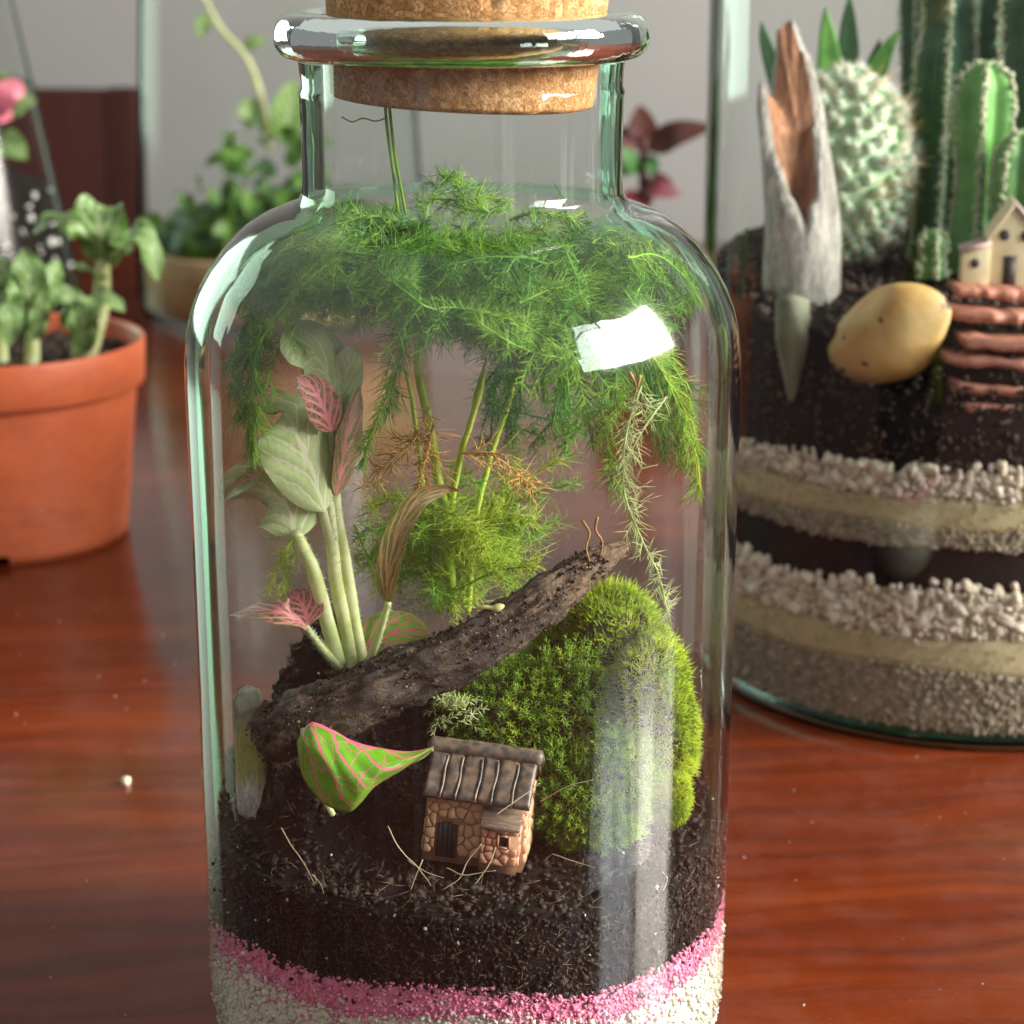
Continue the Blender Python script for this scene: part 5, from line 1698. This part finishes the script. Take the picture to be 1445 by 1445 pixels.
# slabs stepping down to the glass in front of the little house
M_slab = ramp_noise_mat('red_slab', [(0.3, (0.22, 0.075, 0.05)), (0.55, (0.40, 0.16, 0.105)), (0.8, (0.52, 0.27, 0.19))], 1.6, 5, .55, .6, .08)
tb = at(1410, 590, 17.2)
tr_ = empty('slab_terrace', tuple(tb), label='terrace of thin reddish slabs stepping down below the cream house', cat='terrace')
for q, (py_, Y_, x0, x1) in enumerate([(406, 17.9, 1352, 1520), (440, 17.0, 1345, 1520), (478, 16.1, 1362, 1520), (503, 16.1, 1335, 1520), (540, 16.1, 1345, 1520), (566, 16.1, 1362, 1520)]):
    A, B_ = at(x0, py_, Y_), at(x1, py_ + 10, Y_)
    arc = lambda xx: JY - np.sqrt(8.40 ** 2 - (xx - JX) ** 2)
    nn_ = 48
    xs = np.linspace(A[0], B_[0], nn_)
    ed = fbm(np.stack([xs * 1.5, xs * 0 + q * 3.1, xs * 0], -1), 3, 80 + q)
    Yf = arc(xs) if q > 1 else arc(xs) + (1.9 - q * .9)
    f0 = np.stack([xs, Yf + np.abs(ed) * (.03 if q > 1 else .35), A[2] + (xs - A[0]) * -.03 + ed * .06], -1)
    th_ = .24 + .10 * np.abs(fbm(np.stack([xs, xs * 0 + q, xs * 0], -1), 2, 9))
    bk = np.stack([xs, Yf + 1.6, f0[:, 2]], -1)
    V = np.concatenate([f0, f0 - np.stack([0 * xs, -.04 + 0 * xs, th_], -1), bk, bk - [0, 0, .2]])
    V[:nn_, 1] += .03
    F = []
    for k in range(nn_ - 1):
        F += [(k, nn_ + k, nn_ + k + 1, k + 1), (2 * nn_ + k, k, k + 1, 2 * nn_ + k + 1), (nn_ + k, 3 * nn_ + k, 3 * nn_ + k + 1, nn_ + k + 1), (2 * nn_ + k, 2 * nn_ + k + 1, 3 * nn_ + k + 1, 3 * nn_ + k)]
    F += [(0, 2 * nn_, 3 * nn_, nn_), (nn_ - 1, 2 * nn_ - 1, 4 * nn_ - 1, 3 * nn_ - 1)]
    V = V + fbm(V * 3.2, 3, 90 + q)[:, None] * np.array([0, .05, .07])
    add('slab', V - tb, F, M_slab, tr_, smooth=False)

# cream house
M_cr = ramp_noise_mat('cream_house', [(0.3, (0.60, 0.50, 0.30)), (0.7, (0.72, 0.63, 0.42))], 1.5, 4, .5, .3, .05)
M_pinkroof = ramp_noise_mat('mauve_roof', [(0.3, (0.34, 0.22, 0.20)), (0.7, (0.52, 0.38, 0.34))], 1.5, 4, .5, .4, .05)
M_blk2 = ramp_noise_mat('house_dark', [(0.3, (0.02, 0.012, 0.012)), (0.7, (0.035, 0.02, 0.02))], 2, 3, .6, .1, .02)
chb = at(1424, 396, 18.9)
hs = empty('cream_house', tuple(chb), (0, 0, R(-8)), label='tiny cream house with dark round windows on the reddish slabs', cat='toy house')


def gable(x0, x1, y0, y1, z0, zl, zr, zp, xp):
    V = np.array([(x0, y0, z0), (x1, y0, z0), (x1, y0, zr), (xp, y0, zp), (x0, y0, zl), (x0, y1, z0), (x1, y1, z0), (x1, y1, zr), (xp, y1, zp), (x0, y1, zl)], float)
    return V, [(0, 1, 2, 3, 4), (9, 8, 7, 6, 5), (0, 5, 6, 1), (1, 6, 7, 2), (0, 4, 9, 5), (2, 7, 8, 3), (3, 8, 9, 4)]


V, F = gable(-.62, 1.0, -.1, 1.3, -.3, 1.15, 1.0, 2.12, .02)
o = add('wall', V, F, M_cr, hs, smooth=False); m_ = o.modifiers.new('b', 'BEVEL'); m_.width = .05; m_.segments = 2
V, F = gable(-1.36, -.60, -.25, .9, -.3, .78, 1.02, 1.04, -.62)
o = add('annex', V, F, M_cr, hs, smooth=False); m_ = o.modifiers.new('b', 'BEVEL'); m_.width = .05; m_.segments = 2
for (xa, za, xb, zb) in ((.02, 2.13, 1.12, .93), (.02, 2.13, -.70, 1.08)):
    V, F = box(0, 1, -.22, 1.4, 0, .13)
    V = np.stack([xa + (xb - xa) * V[:, 0], V[:, 1], za + (zb - za) * V[:, 0] + V[:, 2] * 1.2], -1)
    o = add('roof_slope', V, F, M_pinkroof if xb > 0 else M_cr, hs, smooth=False); m_ = o.modifiers.new('b', 'BEVEL'); m_.width = .04; m_.segments = 2
V, F = box(-1.42, -.58, -.34, .95, 0, .10); V[:, 2] += .80 + (V[:, 0] + 1.36) * .33
add('annex_roof', V, F, M_pinkroof, hs, smooth=False)
V, F = box(-.20, .16, -.14, 0, -.28, .72); add('door', V, F, M_blk2, hs, smooth=False)
for (x, z, y, s) in ((-.22, 1.32, -.12, .14), (.38, 1.30, -.12, .14), (-1.0, .52, -.27, .12)):
    V, F = lathe([(.001, -.03), (s, -.03), (s, .05), (.001, .05)], 20)
    o = add('round_window', V[:, [0, 2, 1]] * [1, 1, 1.1], F, M_blk2, hs); o.location = (x, y, z)

# ---------------------------------------------------------------- the flower pot on the left
PX, PY = -18.65, 38.2
t = NT('orange_plastic')
c = t.coord('Object')
col = t.ramp(t.noise(c, .35, 4), [(0.3, (0.52, 0.105, 0.038)), (0.7, (0.63, 0.145, 0.055))])
st_ = t.ramp(t.noise(t.n('Mapping', None, Vector=c, Scale=(1, 1, 2.2)).outputs[0], .55, 5, .65), [(0.52, 0.0), (0.62, .35)])
col = t.mix(st_, col, (0.36, 0.075, 0.038))
col = t.mix(t.ramp(t.noise(c, 1.6, 6, .7), [(0.60, 0.0), (0.75, .22)]), col, (0.66, 0.42, 0.34))
M_pot = t.done(t.pbsdf(col, t.math('MULTIPLY_ADD', st_, .4, .42), t.bump(t.noise(c, 3, 4), .06, .05), Specular_IOR_Level=.45))
pot = empty('flower_pot', (PX, PY, 0), label='orange plastic flower pot at the left edge of the photo', cat='pot')
V, F = lathe([(.01, .25), (4.25, .25), (4.30, 0), (4.48, .02), (4.52, .35)] + [(4.52 + .60 * (z - .35) / 5.6, z) for z in np.linspace(.8, 5.95, 12)] + [(5.13, 6.0)], 120)
# the drain notch in the foot: open the wall where it faces the camera
cx = V[F].mean(1)
ang = np.degrees(np.arctan2(cx[:, 1], cx[:, 0]))
keep = ~((cx[:, 2] < .36) & (np.hypot(cx[:, 0], cx[:, 1]) > 4.22) & (ang > -98) & (ang < -79))
add('wall', V, F[keep], M_pot, pot)
V, F = lathe([(5.10, 5.95), (5.38, 5.99), (5.44, 6.08), (5.50, 7.62), (5.46, 7.72), (5.36, 7.70), (5.30, 7.55), (5.02, 6.3), (4.9, 5.9)], 120)
add('rim', V, F, M_pot, pot)
V, F = lathe([(.01, .26), (4.2, .26), (4.2, .30), (.01, .30)], 60); add('floor_disc', V, F, M_blk2, pot)
rr, th = 5.0 * np.sqrt(g.random(1500)), g.uniform(-math.pi, math.pi, 1500)
V, F = lathe([(.01, 6.9), (2.5, 6.85), (5.1, 6.75)], 60)
ps = add('potting_soil', V, F, M_soil); ps.location = (PX, PY, 0)
tag(ps, 'brown potting soil with pale bits inside the orange pot', 'soil', kind='stuff')
V, F = grains(np.stack([rr * np.cos(th), rr * np.sin(th), 6.9 + g.uniform(-.05, .15, 1500)], -1), g.uniform(.1, .4, 1500), .4, .6, g)
add('soil_crumbs', V, F, bpy.data.materials['jar_crumb'], ps, smooth=False)['kind'] = 'stuff'

M_gl = vein_mat('green_leaf', (0.10, 0.25, 0.035), (0.20, 0.38, 0.065), (0.50, 0.62, 0.32), 1.3, .4, .3)
M_gu = vein_mat('green_leaf_under', (0.16, 0.27, 0.09), (0.24, 0.36, 0.14), (0.34, 0.45, 0.22), 1, .3, .3)
gm2 = [M_gl, M_gu]


def potplant(name_label, stems, leaves, base):
    e = empty('seedling', tuple(base), label=name_label, cat='plant', group='seedlings in the orange pot')
    for pts, r0, r1 in stems:
        P = catmull(px(*pts), 16)
        V, F = tube(P - base, np.linspace(r0, r1, 16), 8)
        add('stem', V, F, M_stem, e)
    for q, (pts, wd, hint) in enumerate(leaves):
        o = leaf('leaf', px(*pts), wd * .85, hint, gm2, e, .32, .30, 30, 15, seed=q * 2.1, thick=.04, puff=.12)
        o.location = -Vector(base)


Yp = 37.5
potplant('tallest leafy green seedling in the orange pot, at its right side', [([(120, 505, Yp), (140, 440, Yp), (145, 385, Yp), (145, 350, Yp)], .42, .22), ([(112, 508, Yp), (128, 460, Yp), (150, 430, Yp)], .35, .2)],
         [([(145, 370, Yp), (142, 330, Yp - 1), (140, 300, Yp - .5), (148, 292, Yp)], 1.35, (0, -.9, .5)), ([(138, 360, Yp), (105, 325, Yp), (75, 312, Yp), (42, 335, Yp)], .85, (-.2, -.3, 1)),
          ([(148, 360, Yp), (175, 340, Yp - .6), (205, 345, Yp - 1), (222, 398, Yp - 1)], 1.0, (.5, -.6, .8)), ([(150, 350, Yp), (165, 355, Yp + 1), (185, 345, Yp + 2)], .7, (.2, -.2, 1)),
          ([(120, 480, Yp), (108, 445, Yp - .6), (90, 420, Yp - 1), (70, 425, Yp - 1)], .8, (-.2, -.7, .8)), ([(128, 470, Yp), (135, 430, Yp - .8), (155, 425, Yp - 1), (176, 440, Yp - 1)], .65, (.2, -.6, .9)),
          ([(118, 500, Yp - .5), (118, 460, Yp - 1), (125, 430, Yp - 1.2), (128, 418, Yp - 1)], .75, (.1, -1, .3)), ([(146, 400, Yp), (130, 385, Yp - .5), (100, 372, Yp - .7)], .4, (-.1, -.4, 1))],
         at(118, 508, Yp))
Yp = 36.2
potplant('pale green seedling with a bunched top in the orange pot, left of the tallest', [([(45, 514, Yp), (46, 480, Yp), (42, 450, Yp)], .30, .2)],
         [([(45, 470, Yp), (42, 420, Yp - .6), (40, 380, Yp - .3), (32, 350, Yp)], .95, (.1, -1, .2)), ([(42, 460, Yp), (22, 415, Yp - .4), (8, 380, Yp), (4, 362, Yp + .4)], .7, (-.3, -.9, .3)), ([(48, 460, Yp), (62, 420, Yp - .3), (75, 385, Yp), (84, 368, Yp + .4)], .6, (.5, -.8, .3)),
          ([(48, 480, Yp - .4), (56, 440, Yp - .8), (62, 410, Yp - .9)], .5, (.3, -1, .1))], at(45, 514, Yp))
Yp = 35.8
potplant('seedling with one drooping leaf at the left edge of the photo', [([(2, 510, Yp), (0, 470, Yp), (-6, 440, Yp)], .28, .2)],
         [([(-8, 440, Yp), (6, 430, Yp - .5), (14, 455, Yp - .8), (12, 490, Yp - .8)], .75, (.3, -.9, .5)), ([(-4, 450, Yp), (-20, 400, Yp), (-40, 380, Yp)], .7, (-.1, -.8, .5))], at(2, 510, Yp))

# ---------------------------------------------------------------- far things: glass cone at the left, tall cloche, red plant
M_far = glass_mat('far_glass', 0.34, bump=0.01, smear=0.008, edge=(0.78, 0.88, 0.84), tint=(.95, .965, .955), bscale=(.2, .2, .05), gloss=.35, rough=.14)
Yv = 70
vx = at(-62, 300, Yv)[0]
vase = empty('glass_vase', (vx, Yv, 0), label='tapering glass vase garden with a pink leaf at the left edge, behind the pot', cat='vase')
V, F = lathe([(5.2, .1), (6.6, .4), (6.75, 1.2)] + [(6.75 - .175 * (z - 1.2), z) for z in np.linspace(2, 26, 12)], 96)
add('wall', V, F, M_far, vase)
V, F = lathe([(.01, .3), (6.2, .4), (6.5, 1.2), (6.3, 3.2), (4.0, 3.7), (.01, 3.8)], 60)
o = add('gravel_layer', V, F, M_jgrav); o.location = (vx, Yv, 0); tag(o, 'pale gravel in the foot of the tapering glass vase', 'gravel', kind='stuff')
V, F = lathe([(.01, 3.2), (6.2, 3.25), (5.7, 6.2), (5.0, 9.5), (3.0, 10.3), (.01, 10.6)], 60)
V = V + unit(V * [1, 1, .2]) * (fbm(V, 3, 3) * .15)[:, None]
o = add('potting_soil', V, F, M_soil); o.location = (vx, Yv, 0); tag(o, 'dark soil with pale specks in the tapering glass vase', 'soil', kind='stuff')
th = g.uniform(-2.2, 0, 60); zz = g.uniform(3.4, 9.5, 60)
rr = np.interp(zz, [3.2, 6.2, 9.5], [6.25, 5.75, 5.05]) + .05
V, F = grains(np.stack([rr * np.cos(th), rr * np.sin(th), zz], -1), g.uniform(.15, .5, 60), .3, .7, g)
add('perlite_specks', V, F, M_perl, o, smooth=False)['kind'] = 'stuff'
ve = empty('leafy_plant', (vx, Yv, 10), label='bushy green plant inside the tapering glass vase', cat='plant')
gq = np.random.default_rng(9)


def bush(e, c, n, rx, rz, size, mats, seed, hint=(0, -.6, .8), parent_off=None):
    gg = np.random.default_rng(seed)
    for q in range(n):
        d = unit(gg.normal(size=3) + [0, -.3, .4])
        p = c + d * np.array([rx, rx, rz]) * gg.uniform(.4, 1)
        dr = unit(d + gg.normal(size=3) * .5)
        o = leaf('leaf', [p, p + dr * size * .5 + [0, 0, .1 * size], p + dr * size], size * .36, unit(np.array(hint) + gg.normal(size=3) * .5), mats, e, .2, .1, 12, 7, seed=q, thick=.06)
        o.location = -Vector(e.location)


bush(ve, np.array([vx + .3, Yv - .5, 13.5]), 46, 2.9, 4.2, 2.2, [M_gl, M_gu], 3)
V, F = tube(np.array([[0, 0, -.2], [.1, .1, 2.2], [.3, -.3, 4.5]]), [.3, .25, .15], 8); add('stem', V, F, M_stem, ve)
M_pk = plant_mat('pink_petal', (0.68, 0.17, 0.24), (0.75, 0.25, 0.32), .6, .3)
pf = at(8, 150, Yv - 3.6)
pkl = empty('pink_leaf', tuple(pf), label='bright pink leaf showing through the glass at the left edge', cat='leaf')
for pts, wd in ([(-14, 165, Yv - 3.7), (5, 140, Yv - 3.9), (20, 128, Yv - 3.8), (34, 135, Yv - 3.6)], .8), ([(-12, 158, Yv - 3.6), (2, 160, Yv - 3.8), (18, 165, Yv - 3.7)], .6):
    o = leaf('blade', px(*pts), wd, (0, -.9, .4), [M_pk, M_pk], pkl, .2, .1, 16, 9, thick=.06); o.location = -Vector(pf)

Yc = 86
cxx = at(398, 330, Yc)[0]
clo = empty('glass_cloche', (cxx, Yc, 0), label='tall glass cloche garden on the table behind the big bottle', cat='cloche')
V, F = lathe([(7.6, .1), (8.5, .35), (8.75, 1.2), (8.75, 3.5)] + [(8.75 - .055 * (z - 3.5), z) for z in np.linspace(5, 24, 12)] + [(7.0, 27), (5.5, 29), (2, 30.6), (.01, 30.8)], 128)
add('wall', V, F, M_far, clo)
M_tan = ramp_noise_mat('ochre_sand', [(0.3, (0.36, 0.22, 0.10)), (0.7, (0.50, 0.33, 0.17))], .5, 4, .85, .4, .05)
V, F = lathe([(.01, .4), (7.6, .45), (8.4, .9), (8.55, 3.0), (8.4, 4.1), (5, 4.3), (.01, 4.4)], 80)
o = add('sand_layer', V, F, M_tan); o.location = (cxx, Yc, 0); tag(o, 'ochre sand in the foot of the tall glass cloche', 'sand', kind='stuff')
V, F = ICO4
V = V * np.array([7.9, 7.2, 2.6]); V[:, 2] += 4.4; V = V[:, :] + unit(V) * (fbm(V * .8, 3, 4) * 1.1)[:, None]
o = add('moss_mound', V, F, moss_mat('far_moss', (0.02, 0.05, 0.01), (0.05, 0.11, 0.018), (0.11, 0.19, 0.03), .5)); o.location = (cxx, Yc, 0)
tag(o, 'dark green mossy mound inside the tall glass cloche', 'moss')
M_gl3 = plant_mat('far_leaf', (0.06, 0.15, 0.025), (0.14, 0.27, 0.05), .5, .25)
M_gl2 = plant_mat('low_leaf', (0.035, 0.085, 0.015), (0.09, 0.19, 0.03), .5, .2)
vl = empty('climbing_plant', (cxx, Yc, 6.5), label='leafy green plant with a long arching shoot inside the tall cloche', cat='plant')
bush(vl, np.array([cxx - .5, Yc - 2, 9.0]), 40, 3.4, 3.0, 1.6, [M_gl3, M_gl3], 5)
bush(vl, np.array([cxx - .8, Yc - 2.5, 6.0]), 90, 6.2, 2.0, 1.3, [M_gl2, M_gl2], 6)
P = catmull(px((380, 210, Yc - 1), (372, 150, Yc - 1), (350, 85, Yc - 1), (312, 40, Yc - 1), (285, -10, Yc - 1)), 24)
V, F = tube(P - np.array(vl.location), np.linspace(.22, .12, 24), 6); add('shoot', V, F, M_stem, vl)
for pts, wd in (([(345, 65, Yc - 1), (358, 60, Yc - 1.2), (378, 56, Yc - 1.3)], .45), ([(300, 25, Yc - 1), (286, 35, Yc - 1), (282, 55, Yc - 1)], .5), ([(405, 180, Yc - 2), (408, 150, Yc - 2.3), (415, 112, Yc - 2.4)], 1.1), ([(400, 185, Yc - 2), (420, 175, Yc - 2), (440, 170, Yc - 2)], .5), ([(352, 175, Yc - 2), (348, 155, Yc - 2), (352, 138, Yc - 2)], .5)):
    o = leaf('leaf', px(*pts), wd, (.2, -.9, .4), [M_gl, M_gu], vl, .2, .05, 14, 9, thick=.06); o.location = -vl.location

Yr = 76
rb = at(915, 470, Yr); rb[2] = 0
M_red = plant_mat('red_leaf', (0.065, 0.022, 0.018), (0.11, 0.038, 0.030), .5, .2)
M_red2 = plant_mat('crimson_leaf', (0.10, 0.015, 0.022), (0.15, 0.03, 0.04), .5, .2)
rp = empty('red_plant', tuple(rb), label='dark red leaved plant blurred between the big bottle and the wide jar', cat='plant')
for pts, wd, mt in (([(908, 200, Yr), (906, 180, Yr), (903, 148, Yr)], .85, M_red), ([(912, 208, Yr), (935, 200, Yr - .5), (960, 188, Yr - 1), (1010, 178, Yr - 1)], .85, M_red), ([(905, 208, Yr), (885, 198, Yr), (862, 186, Yr)], .8, M_red),
                    ([(905, 235, Yr), (885, 230, Yr - 1), (868, 245, Yr - 1)], .9, M_lance2), ([(908, 265, Yr), (925, 262, Yr - 1), (962, 275, Yr - 1)], .8, M_red2), ([(905, 270, Yr), (900, 285, Yr - 1), (905, 305, Yr - 1.4)], .9, M_red2), ([(908, 240, Yr), (918, 230, Yr - 1), (922, 250, Yr - 1.3)], .5, M_lance2)):
    o = leaf('leaf', px(*pts), wd, (0, -.9, .5), [mt, mt], rp, .2, .05, 14, 9, thick=.06, tip=.9); o.location = -rp.location
P = catmull([at(909, 195, Yr), at(908, 260, Yr), at(912, 330, Yr), at(915, 400, Yr)], 16)
V, F = tube(P - rb, .28, 8); add('stem', V, F, M_red, rp)
V, F = lathe([(.01, 0), (2.3, 0), (2.9, 4.4), (3.1, 4.4), (3.1, 5.2), (2.9, 5.2), (2.7, 4.6), (.01, 4.5)], 48); add('pot', V, F, M_dark, rp)

# crumbs on the table
M_crm = ramp_noise_mat('table_crumb', [(0.3, (0.62, 0.48, 0.30)), (0.7, (0.75, 0.65, 0.48))], 3, 3, .7, .3, .02)
V, F = grains(np.array([[0, 0, .06]]), .30, .2)
o = add('sand_grain', V, F, M_crm); o.location = (-9.76, 13.35, 0.02)
tag(o, 'pale yellow grain lying alone on the table left of the big bottle', 'grain')
nn_ = 320
X, Y = g.uniform(-22, 24, nn_), g.uniform(-24, 30, nn_)
ok = (np.hypot(X, Y) > 5.7) & (np.hypot(X - JX, Y - JY) > 8.9)
P = np.stack([X, Y, np.full(nn_, .015)], -1)[ok]
V, F = grains(P, g.uniform(.015, .06, len(P)), .3, .6, g)
o = add('table_dust', V, F, M_perl, smooth=False)
tag(o, 'pale dust and tiny crumbs scattered over the table', 'dust', kind='stuff')
